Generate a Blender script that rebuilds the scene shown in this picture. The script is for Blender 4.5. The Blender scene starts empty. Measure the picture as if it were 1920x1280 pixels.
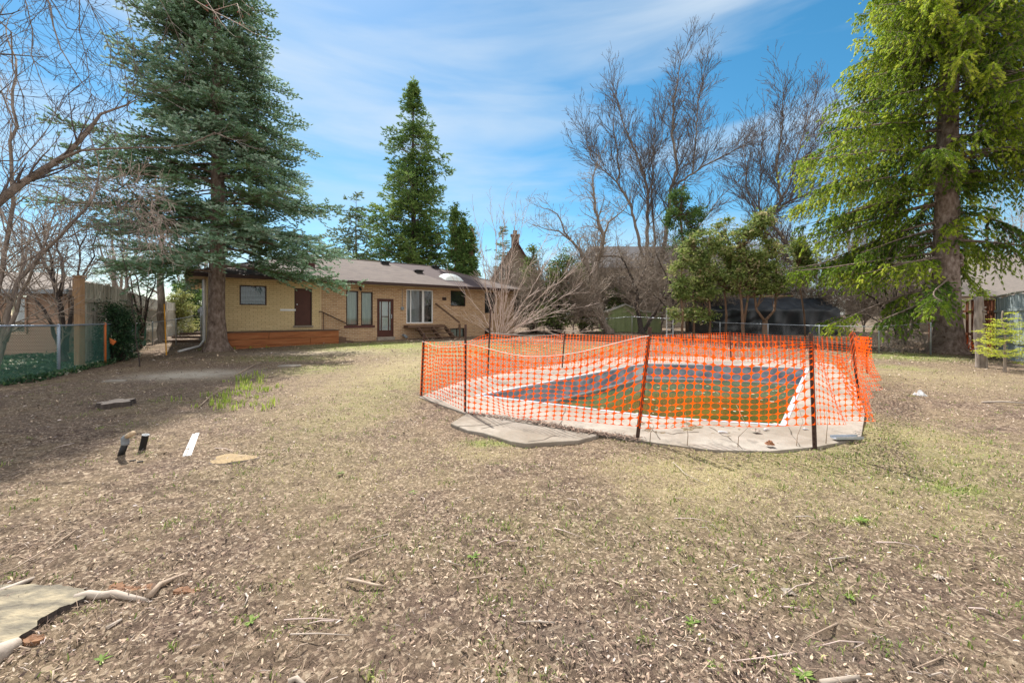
import bpy, math, random
import numpy as np
from math import sin, cos, pi, radians, sqrt, exp, atan2
from mathutils import Vector, Matrix

SC = bpy.context.scene
COL = SC.collection
F_, CX, HY, EYE = 740.0, 960.0, 590.0, 1.5     # focal length in photo pixels, principal column, horizon row, eye height

# ------------------------------------------------------------------ layout helpers
def ss(a, b, x):
    t = min(1, max(0, (x-a)/(b-a))); return t*t*(3-2*t)
def gz(x, y):
    return .14*ss(12, 20, y) + .16*ss(20, 26, y)*ss(-1, 3, x) + .016*sin(.9*x+.4*y)*sin(.7*y-.3*x+1)
def ssn(a, b, x):
    t = np.clip((x-a)/(b-a), 0, 1); return t*t*(3-2*t)
def gzn(x, y):
    return .14*ssn(12, 20, y) + .16*ssn(20, 26, y)*ssn(-1, 3, x) + .016*np.sin(.9*x+.4*y)*np.sin(.7*y-.3*x+1)
def W(px, py, Y):
    return ((px-CX)/F_*Y, Y, EYE+(HY-py)/F_*Y)
def G(px, py, dz=0):
    z = 0
    for _ in range(6):
        Y = (EYE-z)*F_/(py-HY); X = (px-CX)/F_*Y; z = gz(X, Y)
    return (X, Y, z+dz)
def GX(px, Y):
    X = (px-CX)/F_*Y
    return (X, Y, gz(X, Y))

# ------------------------------------------------------------------ materials
def rgb(c): return (c[0], c[1], c[2], 1)
class NT:
    def __init__(s, name):
        s.m = bpy.data.materials.new(name); s.m.use_nodes = True
        s.t = s.m.node_tree; s.t.nodes.clear()
        s.out = s.n('ShaderNodeOutputMaterial')
    def n(s, typ, **kw):
        nd = s.t.nodes.new(typ)
        for k, v in kw.items(): setattr(nd, k, v)
        return nd
    def l(s, a, b): s.t.links.new(a, b)
    def coords(s, stretch=(1,1,1), kind='Object'):
        tc = s.n('ShaderNodeTexCoord'); mp = s.n('ShaderNodeMapping')
        mp.inputs['Scale'].default_value = stretch
        s.l(tc.outputs[kind], mp.inputs['Vector']); return mp.outputs[0]
    def noise(s, vec, scale, detail=4, rough=.6):
        n = s.n('ShaderNodeTexNoise'); n.inputs['Scale'].default_value = scale
        n.inputs['Detail'].default_value = detail; n.inputs['Roughness'].default_value = rough
        if vec is not None: s.l(vec, n.inputs['Vector'])
        return n.outputs['Fac']
    def ramp(s, fac, stops):
        r = s.n('ShaderNodeValToRGB'); e = r.color_ramp.elements
        while len(e) < len(stops): e.new(.5)
        for i, (p, c) in enumerate(stops):
            e[i].position = p; e[i].color = rgb(c) if hasattr(c, '__len__') else (c, c, c, 1)
        s.l(fac, r.inputs['Fac']); return r.outputs['Color']
    def mix(s, fac, a, b, mode='MIX'):
        m = s.n('ShaderNodeMix', data_type='RGBA', blend_type=mode)
        for sock, v in ((m.inputs[0], fac), (m.inputs[6], a), (m.inputs[7], b)):
            if hasattr(v, 'is_linked'): s.l(v, sock)
            elif hasattr(v, '__len__'): sock.default_value = rgb(v)
            else: sock.default_value = v
        return m.outputs[2]
    def math(s, op, a, b=0, c=0):
        m = s.n('ShaderNodeMath', operation=op)
        for i, v in enumerate((a, b, c)):
            if hasattr(v, 'is_linked'): s.l(v, m.inputs[i])
            else: m.inputs[i].default_value = v
        return m.outputs[0]
    def bsdf(s, col, rough=.8, metal=0, bump=None, bstr=.4, bdist=.02, spec=.3, trans=0, alpha=None):
        b = s.n('ShaderNodeBsdfPrincipled')
        if hasattr(col, 'is_linked'): s.l(col, b.inputs['Base Color'])
        else: b.inputs['Base Color'].default_value = rgb(col)
        if hasattr(rough, 'is_linked'): s.l(rough, b.inputs['Roughness'])
        else: b.inputs['Roughness'].default_value = rough
        b.inputs['Metallic'].default_value = metal
        b.inputs['Specular IOR Level'].default_value = spec
        if bump is not None:
            bp = s.n('ShaderNodeBump'); bp.inputs['Strength'].default_value = bstr
            bp.inputs['Distance'].default_value = bdist
            s.l(bump, bp.inputs['Height']); s.l(bp.outputs[0], b.inputs['Normal'])
        sh = b.outputs[0]
        if trans:
            t = s.n('ShaderNodeBsdfTranslucent')
            if hasattr(col, 'is_linked'): s.l(col, t.inputs['Color'])
            else: t.inputs['Color'].default_value = rgb(col)
            mx = s.n('ShaderNodeMixShader'); mx.inputs[0].default_value = trans
            s.l(sh, mx.inputs[1]); s.l(t.outputs[0], mx.inputs[2]); sh = mx.outputs[0]
        s.l(sh, s.out.inputs['Surface']); return s.m

def M(name, c1, c2=None, scale=6, rough=.8, bstr=.3, bdist=.01, stretch=(1,1,1), metal=0, spec=.3, trans=0, c3=None, detail=5):
    k = NT(name); v = k.coords(stretch); f = k.noise(v, scale, detail)
    c2 = c2 or tuple(x*.75 for x in c1)
    stops = [(.32, c2), (.68, c1)] if c3 is None else [(.3, c2), (.5, c1), (.68, c3)]
    f2 = k.noise(v, scale*5, 3)
    return k.bsdf(k.ramp(f, stops), rough, metal, f2, bstr, bdist, spec, trans)
def MT(name, stops, rough=.7, trans=.3, spec=.25):        # colour chosen per leaf / chip by the attribute 'tint'
    k = NT(name); a = k.n('ShaderNodeAttribute', attribute_name='tint')
    return k.bsdf(k.ramp(a.outputs['Fac'], stops), rough, trans=trans, spec=spec)

def brick_mat(name, c1, c2, mortar, bw, rh, ms, bias=0):
    k = NT(name)
    v = k.coords(); sep = k.n('ShaderNodeSeparateXYZ'); k.l(v, sep.inputs[0])
    cb = k.n('ShaderNodeCombineXYZ'); k.l(sep.outputs[0], cb.inputs[0]); k.l(sep.outputs[2], cb.inputs[1])
    b = k.n('ShaderNodeTexBrick'); k.l(cb.outputs[0], b.inputs['Vector'])
    b.inputs['Color1'].default_value = rgb(c1); b.inputs['Color2'].default_value = rgb(c2)
    b.inputs['Mortar'].default_value = rgb(mortar); b.inputs['Scale'].default_value = 1
    b.inputs['Brick Width'].default_value = bw; b.inputs['Row Height'].default_value = rh
    b.inputs['Mortar Size'].default_value = ms; b.inputs['Bias'].default_value = bias
    n = k.noise(v, 1.3, 4); n2 = k.noise(v, 20, 3)
    col = k.mix(k.math('MULTIPLY', k.ramp(n, [(.35, 0), (.7, 1)]), .35), b.outputs['Color'], tuple(x*.72 for x in c1))
    col = k.mix(.25, col, k.ramp(n2, [(.3, tuple(x*.5 for x in c2)), (.7, tuple(min(1, x*1.3) for x in c1))]))
    return k.bsdf(col, .85, bump=b.outputs['Fac'], bstr=-.5, bdist=.01)

m = {}
def conc(name, c):
    k = NT(name); v = k.coords(); a = k.noise(v, .9, 6, .65); b = k.noise(v, 6, 8, .7); d = k.noise(v, 60, 4, .7); e = k.noise(v, 2.7, 9, .75)
    q = lambda f: tuple(x*f for x in c)
    col = k.ramp(b, [(.3,q(.78)), (.6,q(1.08)), (.75,q(1.2))])
    col = k.mix(k.ramp(a, [(.45,0),(.62,.75)]), col, (c[0]*.62, c[1]*.58, c[2]*.52))
    col = k.mix(k.ramp(e, [(.56,0),(.64,.6)]), col, q(.42))
    col = k.mix(k.ramp(d, [(.60,0),(.70,.7)]), col, q(.5))
    return k.bsdf(col, .92, bump=k.math('ADD', b, d), bstr=.5, bdist=.008)
m['brick_y'] = brick_mat('pale_yellow_painted_brick', (.68,.55,.32), (.58,.45,.25), (.33,.24,.13), .30, .092, .010)
m['brick_b'] = brick_mat('buff_brick', (.52,.34,.19), (.28,.155,.075), (.54,.46,.37), .26, .088, .013)
m['brick_r'] = brick_mat('brown_brick', (.22,.13,.10), (.16,.10,.08), (.3,.26,.22), .24, .08, .01)
m['concrete'] = conc('weathered_concrete', (.32,.285,.245))
m['slab'] = conc('grey_concrete', (.30,.265,.225))
m['coping'] = M('painted_pool_coping', (.46,.49,.54), (.34,.37,.42), 3, .6)
m['liner'] = M('faded_blue_pool_liner', (.25,.30,.36), (.12,.145,.18), 2.5, .55, .2, c3=(.42,.47,.53), detail=8, stretch=(1,1,2))
m['liner_white'] = M('white_pool_liner', (.68,.69,.69), (.5,.52,.52), 3, .5)
m['shingle'] = None
m['fascia'] = M('dark_brown_eavestrough', (.050,.026,.022), (.035,.018,.015), 4, .45)
m['soffit'] = M('cream_soffit', (.62,.48,.30), (.54,.42,.26), 2, .7)
m['frame_dk'] = M('dark_brown_window_frame', (.045,.024,.018), (.03,.017,.013), 8, .5)
m['door_br'] = M('maroon_brown_door_paint', (.085,.028,.020), (.06,.02,.015), 3, .5)
m['white'] = M('white_painted_metal', (.78,.79,.80), (.66,.67,.68), 3, .45)
m['curtain'] = M('pale_green_curtain', (.66,.72,.66), (.42,.48,.44), 9, .9, stretch=(3,3,.1))
m['curtain_d'] = M('grey_vertical_blind', (.42,.42,.45), (.2,.2,.22), 9, .9, stretch=(2.5,1,.05))
m['inside'] = M('unlit_room_wall', (.05,.055,.06), (.03,.03,.035), 2, .9)
m['metal'] = M('galvanised_steel', (.50,.54,.58), (.38,.42,.47), 8, .42, metal=.6)
m['rail_blue'] = M('grey_blue_rail', (.42,.50,.60), (.33,.40,.5), 8, .4, metal=.4)
m['wire'] = M('green_vinyl_wire', (.10,.24,.20), (.07,.18,.15), 6, .5)
m['wire_g'] = M('dull_steel_wire', (.26,.27,.27), (.2,.2,.2), 6, .5, metal=.5)
m['deck_wood'] = M('stained_orange_timber', (.30,.105,.035), (.17,.055,.02), 3, .65, .4, .006, stretch=(.5,5,8), c3=(.36,.15,.06))
m['old_wood'] = M('weathered_brown_timber', (.17,.105,.07), (.09,.055,.04), 3, .8, .4, .006, stretch=(.5,5,8))
m['board_grey'] = M('weathered_grey_boards', (.42,.40,.34), (.16,.15,.12), 2.2, .85, .5, .006, stretch=(9,9,.6), c3=(.60,.58,.51))
m['board_blue'] = M('blue_grey_boards', (.36,.42,.43), (.25,.29,.30), 3, .85, .5, .006, stretch=(9,9,.5))
m['board_brown'] = M('red_brown_boards', (.22,.075,.030), (.10,.035,.018), 3, .8, .5, .006, stretch=(9,9,.5))
m['post_tan'] = M('tan_cedar_post', (.38,.245,.14), (.27,.165,.09), 3, .8, .4, .006, stretch=(8,8,.5))
m['bark_sp'] = M('grey_brown_spruce_bark', (.22,.165,.135), (.085,.060,.048), 9, .95, 1, .03, stretch=(1,1,.5), c3=(.34,.28,.25), detail=8)
m['bark_gr'] = M('grey_ridged_bark', (.24,.20,.17), (.10,.08,.065), 7, .95, .8, .02, stretch=(2,2,.35), c3=(.33,.29,.26), detail=8)
m['bark_dk'] = M('dark_bare_bark', (.085,.068,.060), (.04,.032,.03), 7, .95, .8, .02, stretch=(2,2,.4))
m['bark_mid'] = M('brown_grey_bark', (.22,.18,.15), (.11,.088,.07), 7, .95, .8, .02, stretch=(2,2,.4), c3=(.32,.27,.24))
m['twig'] = M('brown_grey_twigs', (.165,.135,.125), (.10,.08,.074), 3, .9)
m['twig_lt'] = M('pale_pinkish_twigs', (.60,.49,.44), (.40,.31,.27), 3, .85)
m['twig_mid'] = M('tan_grey_twigs', (.38,.315,.26), (.21,.17,.14), 3, .9)
m['cedar_bark'] = M('reddish_cedar_bark', (.27,.17,.11), (.13,.08,.055), 6, .9, .7, .02, stretch=(3,3,.3))
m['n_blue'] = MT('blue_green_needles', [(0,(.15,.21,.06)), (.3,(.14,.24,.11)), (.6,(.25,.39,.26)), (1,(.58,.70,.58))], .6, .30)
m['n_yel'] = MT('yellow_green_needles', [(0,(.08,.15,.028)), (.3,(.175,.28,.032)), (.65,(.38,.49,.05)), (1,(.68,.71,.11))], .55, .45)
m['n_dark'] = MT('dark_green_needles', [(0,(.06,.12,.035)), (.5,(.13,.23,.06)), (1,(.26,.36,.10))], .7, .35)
m['n_pine'] = MT('dull_green_needles', [(0,(.10,.15,.08)), (.5,(.18,.25,.13)), (1,(.30,.37,.21))], .7, .3)
m['n_cedar'] = MT('cedar_sprays', [(0,(.09,.13,.04)), (.4,(.18,.25,.07)), (.75,(.32,.38,.11)), (1,(.48,.40,.24))], .7, .4)
m['n_young'] = MT('lime_yellow_needles', [(0,(.34,.42,.04)), (.5,(.58,.65,.08)), (1,(.78,.80,.16))], .6, .4)
m['leaf_lime'] = MT('lime_shoots', [(0,(.16,.24,.04)), (.5,(.28,.38,.06)), (1,(.46,.50,.14))], .5, .4)
m['grass'] = MT('short_grass', [(0,(.10,.17,.03)), (.3,(.20,.29,.06)), (.55,(.40,.40,.14)), (.8,(.60,.52,.30)), (1,(.70,.62,.42))], .7, .25)
m['ivy'] = MT('dark_ivy_leaves', [(0,(.02,.05,.025)), (.6,(.05,.12,.05)), (.8,(.12,.20,.08)), (.9,(.45,.42,.30)), (1,(.62,.60,.48))], .45, .2)
m['hedge'] = MT('yellow_green_hedge_leaves', [(0,(.14,.17,.05)), (.5,(.35,.38,.12)), (1,(.62,.60,.30))], .6, .35)
m['litter'] = MT('wood_chip_and_leaf_litter', [(0,(.04,.028,.022)), (.25,(.085,.055,.043)), (.42,(.19,.128,.098)), (.6,(.38,.272,.20)), (.8,(.60,.47,.34)), (.95,(.48,.42,.41)), (1,(.72,.63,.50))], .8, 0)
m['buds'] = M('red_buds', (.50,.10,.07), (.3,.06,.05), 5, .6)
m['net'] = NT('orange_safety_mesh').bsdf((1.0,.12,.004), .4, spec=.3, trans=.5)
m['cord'] = M('white_nylon_cord', (.8,.76,.73), (.6,.56,.52), 8, .6)
m['stake'] = M('rust_brown_steel_post', (.085,.045,.035), (.04,.024,.02), 8, .65)
m['black'] = M('black_plastic_pipe', (.012,.012,.013), (.02,.02,.02), 8, .45)
m['pipe_gr'] = M('grey_plastic_elbow', (.24,.27,.30), (.17,.19,.21), 8, .5)
m['pipe_tan'] = M('tan_hose_end', (.55,.42,.27), (.4,.3,.2), 8, .7)
m['tarp'] = M('black_polythene_tarp', (.016,.021,.027), (.008,.010,.014), 2, .38, .25, .03, spec=.3)
m['shed'] = M('olive_green_metal', (.28,.35,.16), (.22,.28,.12), 2, .55, stretch=(3,3,.3))
m['shed_roof'] = M('pale_metal_roof', (.55,.55,.50), (.42,.42,.38), 2, .5)
m['siding'] = M('tan_siding', (.34,.225,.16), (.29,.19,.135), 1.5, .7)
m['roof_lt'] = M('pale_grey_shingles', (.30,.26,.23), (.20,.175,.16), 4, .9, stretch=(1,6,6))
m['roof_dk'] = M('grey_shingles', (.10,.095,.10), (.07,.066,.07), 4, .9)
m['stucco'] = M('beige_stucco', (.46,.39,.31), (.38,.32,.25), 2, .9)
m['stone'] = M('brown_mottled_stone', (.30,.24,.19), (.18,.14,.11), 3, .9)
m['roof_red'] = M('maroon_trim', (.11,.045,.04), (.08,.03,.03), 4, .8)
m['paint_or'] = M('orange_paint', (.75,.20,.05), (.55,.14,.04), 6, .6)
m['paint_ye'] = M('amber_paint', (.85,.42,.04), (.65,.3,.03), 6, .6)
m['bag'] = NT('clear_plastic_sheet').bsdf((.82,.83,.84), .25, spec=.6, trans=.3)
m['fungus'] = M('orange_bracket_fungus', (.27,.14,.07), (.12,.06,.035), 8, .8, .6, .01)
m['drift'] = M('bleached_debarked_wood', (.46,.395,.34), (.28,.23,.185), 4, .75, .4, .004, stretch=(1,4,4))
m['stick'] = M('grey_tan_stick_bark', (.44,.35,.27), (.26,.19,.14), 8, .85)
m['leaf_br'] = M('brown_dry_leaf', (.30,.13,.06), (.18,.08,.04), 8, .8)

def glass_mat():
    k = NT('window_glass')
    t = k.n('ShaderNodeBsdfTransparent'); t.inputs[0].default_value = (.86,.9,.9,1)
    g = k.n('ShaderNodeBsdfGlossy'); g.inputs['Roughness'].default_value = .02
    lw = k.n('ShaderNodeFresnel'); lw.inputs[0].default_value = 1.6
    mx = k.n('ShaderNodeMixShader'); k.l(k.math('MULTIPLY', lw.outputs[0], .8), mx.inputs[0])
    k.l(t.outputs[0], mx.inputs[1]); k.l(g.outputs[0], mx.inputs[2]); k.l(mx.outputs[0], k.out.inputs['Surface'])
    return k.m
m['glass'] = glass_mat()

def shingle_mat():
    k = NT('mauve_brown_shingles'); v = k.coords()
    b = k.n('ShaderNodeTexBrick'); k.l(v, b.inputs['Vector'])
    b.inputs['Scale'].default_value = 1; b.inputs['Brick Width'].default_value = .32; b.inputs['Row Height'].default_value = .15
    b.inputs['Mortar Size'].default_value = .008
    b.inputs['Color1'].default_value = rgb((.130,.102,.090)); b.inputs['Color2'].default_value = rgb((.085,.067,.062)); b.inputs['Mortar'].default_value = rgb((.13,.10,.10))
    sep = k.n('ShaderNodeSeparateXYZ'); k.l(v, sep.inputs[0])
    n = k.noise(v, 1.2, 5)
    # replaced, darker shingles on part of the slope
    e = k.math('ADD', sep.outputs[0], k.math('MULTIPLY', sep.outputs[1], .55))
    a = k.math('MULTIPLY', k.math('GREATER_THAN', e, 11.7), k.math('LESS_THAN', e, 14.7))
    col = k.mix(k.ramp(n, [(.35, 0), (.7, .5)]), b.outputs['Color'], (.15,.122,.106))
    col = k.mix(k.math('MULTIPLY', a, .75), col, (.060,.040,.044))
    return k.bsdf(col, .92, bump=b.outputs['Fac'], bstr=-.3, bdist=.01)
m['shingle'] = shingle_mat()

# ------------------------------------------------------------------ object helpers
def tag(o, label=None, cat=None, group=None, kind=None):
    if label: o['label'] = label
    if cat: o['category'] = cat
    if group: o['group'] = group
    if kind: o['kind'] = kind
    return o
def empty(name, loc, label, cat, group=None, rz=0):
    o = bpy.data.objects.new(name, None); COL.objects.link(o)
    o.empty_display_size = .3
    o.location = loc; o.rotation_euler = (0, 0, rz)
    return tag(o, label, cat, group)
def mesh_np(name, V, Fs, mat, parent=None, origin=(0,0,0), tint=None, smooth=False):
    """V (n,3); Fs list of (k,m) int arrays with equal corner counts"""
    me = bpy.data.meshes.new(name)
    V = np.asarray(V, dtype=np.float32) - np.array(origin, dtype=np.float32)
    me.vertices.add(len(V)); me.vertices.foreach_set('co', V.ravel())
    Fs = [np.asarray(f, dtype=np.int32) for f in Fs if len(f)]
    loops = np.concatenate([f.ravel() for f in Fs])
    tot = np.concatenate([np.full(len(f), f.shape[1], dtype=np.int32) for f in Fs])
    start = np.concatenate([[0], np.cumsum(tot)[:-1]]).astype(np.int32)
    me.loops.add(len(loops)); me.loops.foreach_set('vertex_index', loops)
    me.polygons.add(len(tot)); me.polygons.foreach_set('loop_start', start); me.polygons.foreach_set('loop_total', tot)
    if smooth: me.polygons.foreach_set('use_smooth', np.ones(len(tot), dtype=bool))
    if tint is not None:
        at = me.attributes.new('tint', 'FLOAT', 'FACE'); at.data.foreach_set('value', np.asarray(tint, dtype=np.float32))
    me.update(calc_edges=True)
    me.materials.append(m[mat] if isinstance(mat, str) else mat)
    o = bpy.data.objects.new(name, me); COL.objects.link(o)
    if parent is not None: o.parent = parent
    else: o.location = origin
    return o

class MB:
    def __init__(s): s.v = []; s.f = []
    def add(s, vs, fs):
        b = len(s.v); s.v += [tuple(v) for v in vs]; s.f += [tuple(i+b for i in f) for f in fs]; return s
    def box(s, a, b, bev=0):
        (x0,y0,z0), (x1,y1,z1) = a, b
        if x1 < x0: x0, x1 = x1, x0
        if y1 < y0: y0, y1 = y1, y0
        if z1 < z0: z0, z1 = z1, z0
        return s.add([(x0,y0,z0),(x1,y0,z0),(x1,y1,z0),(x0,y1,z0),(x0,y0,z1),(x1,y0,z1),(x1,y1,z1),(x0,y1,z1)],
                     [(0,3,2,1),(4,5,6,7),(0,1,5,4),(1,2,6,5),(2,3,7,6),(3,0,4,7)])
    def beam(s, p, q, w, h, up=(0,0,1)):
        p = Vector(p); q = Vector(q); d = (q-p).normalized(); u = Vector(up)
        sd = d.cross(u)
        if sd.length < 1e-4: sd = Vector((1,0,0))
        sd.normalize(); u = sd.cross(d).normalized()
        sd *= w/2; u *= h/2
        c = [p-sd-u, p+sd-u, p+sd+u, p-sd+u, q-sd-u, q+sd-u, q+sd+u, q-sd+u]
        return s.add(c, [(3,2,1,0),(4,5,6,7),(0,1,5,4),(1,2,6,5),(2,3,7,6),(3,0,4,7)])
    def tube(s, pts, rad, n=6, cap=True):
        pts = [Vector(p) for p in pts]
        if not hasattr(rad, '__len__'): rad = [rad]*len(pts)
        vs, fs = [], []
        ref = None
        for i, p in enumerate(pts):
            d = (pts[min(i+1, len(pts)-1)] - pts[max(i-1, 0)])
            d = d.normalized() if d.length > 1e-7 else Vector((0,0,1))
            if ref is None:
                ref = Vector((1,0,0)) if abs(d.x) < .8 else Vector((0,1,0))
            a = (ref - d*ref.dot(d)).normalized(); b = d.cross(a); ref = a
            for k in range(n):
                t = 2*pi*k/n; vs.append(p + (a*cos(t) + b*sin(t))*rad[i])
        for i in range(len(pts)-1):
            for k in range(n):
                k2 = (k+1) % n
                fs.append((i*n+k, i*n+k2, (i+1)*n+k2, (i+1)*n+k))
        if cap:
            fs.append(tuple(range(n-1, -1, -1))); e = (len(pts)-1)*n
            fs.append(tuple(e+k for k in range(n)))
        return s.add(vs, fs)
    def prism(s, poly, z0, z1):
        n = len(poly)
        vs = [(x, y, z0) for x, y in poly] + [(x, y, z1) for x, y in poly]
        return s.add(vs, [tuple(range(n-1, -1, -1)), tuple(range(n, 2*n))] + [(i, (i+1) % n, n+(i+1) % n, n+i) for i in range(n)])
    def build(s, name, mat, parent=None, origin=None, smooth=False, bevel=0):
        me = bpy.data.meshes.new(name)
        o0 = Vector(origin) if origin is not None else Vector((0,0,0))
        me.from_pydata([Vector(v)-o0 for v in s.v], [], s.f)
        me.materials.append(m[mat] if isinstance(mat, str) else mat)
        if smooth:
            me.polygons.foreach_set('use_smooth', [True]*len(me.polygons))
        me.update()
        o = bpy.data.objects.new(name, me); COL.objects.link(o)
        if parent is not None: o.parent = parent
        elif origin is not None: o.location = o0
        if bevel:
            b = o.modifiers.new('bevel', 'BEVEL'); b.width = bevel; b.segments = 2; b.limit_method = 'ANGLE'
        return o

# ------------------------------------------------------------------ camera, light, sky
cam = bpy.data.cameras.new('camera'); cam.sensor_width = 36; cam.lens = F_/1920*36
cam.shift_y = -(640-HY)/1920; cam.clip_end = 3000; cam.clip_start = .05
co = bpy.data.objects.new('camera', cam); COL.objects.link(co)
co.location = (0, 0, EYE); co.rotation_euler = (radians(90), 0, 0); SC.camera = co

SUN_AZ, SUN_EL = radians(-27), radians(52)        # azimuth from +Y, negative = to the left
sd = Vector((sin(SUN_AZ)*cos(SUN_EL), cos(SUN_AZ)*cos(SUN_EL), sin(SUN_EL)))
sl = bpy.data.lights.new('sun', 'SUN'); sl.energy = 5.0; sl.angle = radians(.6); sl.color = (1, .95, .87)
so = bpy.data.objects.new('sun', sl); COL.objects.link(so); so.rotation_euler = sd.to_track_quat('Z', 'Y').to_euler()
so.location = sd*60

w = bpy.data.worlds.new('World'); SC.world = w; w.use_nodes = True
wt = w.node_tree; wt.nodes.clear()
wn = lambda t, **k: (lambda n: ([setattr(n, a, b) for a, b in k.items()], n)[1])(wt.nodes.new(t))
wo = wn('ShaderNodeOutputWorld'); bg = wn('ShaderNodeBackground'); bg.inputs[1].default_value = .15
sky = wn('ShaderNodeTexSky', sky_type='NISHITA'); sky.sun_disc = False
sky.sun_elevation = SUN_EL; sky.sun_rotation = SUN_AZ; sky.altitude = 100; sky.air_density = 1.0; sky.dust_density = .35; sky.ozone_density = 3.0
hs = wn('ShaderNodeHueSaturation'); hs.inputs['Hue'].default_value = .482; hs.inputs['Saturation'].default_value = 1.30; hs.inputs['Value'].default_value = .58
wt.links.new(sky.outputs[0], hs.inputs['Color'])
tc = wn('ShaderNodeTexCoord')
mp = wn('ShaderNodeMapping'); mp.inputs['Scale'].default_value = (1.1, 1.0, 6.5); mp.inputs['Rotation'].default_value = (radians(8), radians(16), radians(20)); mp.inputs['Location'].default_value = (.35, .1, .52)
wt.links.new(tc.outputs['Generated'], mp.inputs['Vector'])
n1 = wn('ShaderNodeTexNoise'); n1.inputs['Scale'].default_value = 1.35; n1.inputs['Detail'].default_value = 9; n1.inputs['Roughness'].default_value = .5; n1.inputs['Distortion'].default_value = .35
wt.links.new(mp.outputs[0], n1.inputs['Vector'])
cr = wn('ShaderNodeValToRGB'); cr.color_ramp.elements[0].position = .40; cr.color_ramp.elements[0].color = (0,0,0,1)
cr.color_ramp.elements[1].position = .72; cr.color_ramp.elements[1].color = (.85,.85,.85,1)
wt.links.new(n1.outputs['Fac'], cr.inputs['Fac'])
mx = wn('ShaderNodeMix', data_type='RGBA'); mx.inputs[7].default_value = (2.9, 3.3, 3.7, 1)
wt.links.new(cr.outputs[0], mx.inputs[0]); wt.links.new(hs.outputs[0], mx.inputs[6])
# unseen bright cloud bank behind the viewer, added to fill shaded sides facing it
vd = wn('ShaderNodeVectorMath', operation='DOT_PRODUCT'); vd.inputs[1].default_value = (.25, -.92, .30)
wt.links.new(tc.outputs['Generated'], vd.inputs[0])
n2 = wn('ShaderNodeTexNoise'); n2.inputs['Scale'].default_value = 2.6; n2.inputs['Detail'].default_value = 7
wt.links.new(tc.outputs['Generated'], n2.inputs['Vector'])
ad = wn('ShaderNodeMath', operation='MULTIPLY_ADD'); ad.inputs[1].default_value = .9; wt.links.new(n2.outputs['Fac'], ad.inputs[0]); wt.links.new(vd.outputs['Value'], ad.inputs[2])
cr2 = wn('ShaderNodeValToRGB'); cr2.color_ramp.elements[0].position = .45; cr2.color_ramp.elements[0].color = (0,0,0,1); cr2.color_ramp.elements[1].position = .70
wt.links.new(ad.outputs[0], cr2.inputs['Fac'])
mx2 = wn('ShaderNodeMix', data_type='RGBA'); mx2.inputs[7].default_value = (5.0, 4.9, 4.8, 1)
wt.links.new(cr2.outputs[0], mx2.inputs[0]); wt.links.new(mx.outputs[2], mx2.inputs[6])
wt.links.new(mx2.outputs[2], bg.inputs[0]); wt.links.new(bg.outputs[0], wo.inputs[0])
SC.view_settings.view_transform = 'Standard'; SC.view_settings.look = 'None'
SC.view_settings.exposure = .82; SC.view_settings.gamma = 1
SC.cycles.max_bounces = 6; SC.cycles.diffuse_bounces = 3; SC.cycles.transparent_max_bounces = 12
SC.cycles.sample_clamp_indirect = 6

# ------------------------------------------------------------------ pool and deck outlines
def poly_g(pts): return [G(*p)[:2] for p in pts]
POOL = poly_g([(898,741),(1060,760),(1240,781),(1466,796),(1513,691),(1360,685),(1214,681),(1188,684)])
DECK = poly_g([(786,744),(872,776),(1000,797),(1125,815),(1200,826),(1330,843),(1440,846),(1530,838),(1614,822),(1622,775),(1604,722),(1562,683),(1510,674),(1360,668),(1200,665),(1120,672),(990,692),(870,712)])
SLAB = poly_g([(842,797),(876,776),(1000,799),(1128,817),(1086,829),(985,836),(958,832),(905,816),(876,811)])
def inpoly(poly, x, y):
    x = np.asarray(x); y = np.asarray(y); r = np.zeros(x.shape, bool); n = len(poly)
    for i in range(n):
        (x0, y0), (x1, y1) = poly[i], poly[(i+1) % n]
        if y0 == y1: continue
        c = ((y0 > y) != (y1 > y)) & (x < (x1-x0)*(y-y0)/(y1-y0)+x0)
        r ^= c
    return r
def sdpoly(poly, x, y):            # signed distance, negative inside
    x = np.asarray(x, float); y = np.asarray(y, float); d = np.full(x.shape, 1e9); n = len(poly)
    for i in range(n):
        (x0, y0), (x1, y1) = poly[i], poly[(i+1) % n]
        ex, ey = x1-x0, y1-y0
        t = np.clip(((x-x0)*ex+(y-y0)*ey)/(ex*ex+ey*ey), 0, 1)
        d = np.minimum(d, np.hypot(x-x0-t*ex, y-y0-t*ey))
    return np.where(inpoly(poly, x, y), -d, d)
def inset(poly, d):
    cx = sum(p[0] for p in poly)/len(poly); cy = sum(p[1] for p in poly)/len(poly)
    out = []; n = len(poly)
    A = sum(poly[i][0]*poly[(i+1)%n][1]-poly[(i+1)%n][0]*poly[i][1] for i in range(n))
    sg = 1 if A > 0 else -1
    for i in range(n):
        p0 = Vector(poly[i-1]); p = Vector(poly[i]); p1 = Vector(poly[(i+1)%n])
        a = (p-p0).normalized(); b = (p1-p).normalized()
        na = Vector((-a.y, a.x))*sg; nb = Vector((-b.y, b.x))*sg
        nn = (na+nb).normalized(); k = d/max(.35, nn.dot(na)); out.append((p.x+nn.x*k, p.y+nn.y*k))
    return out

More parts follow.
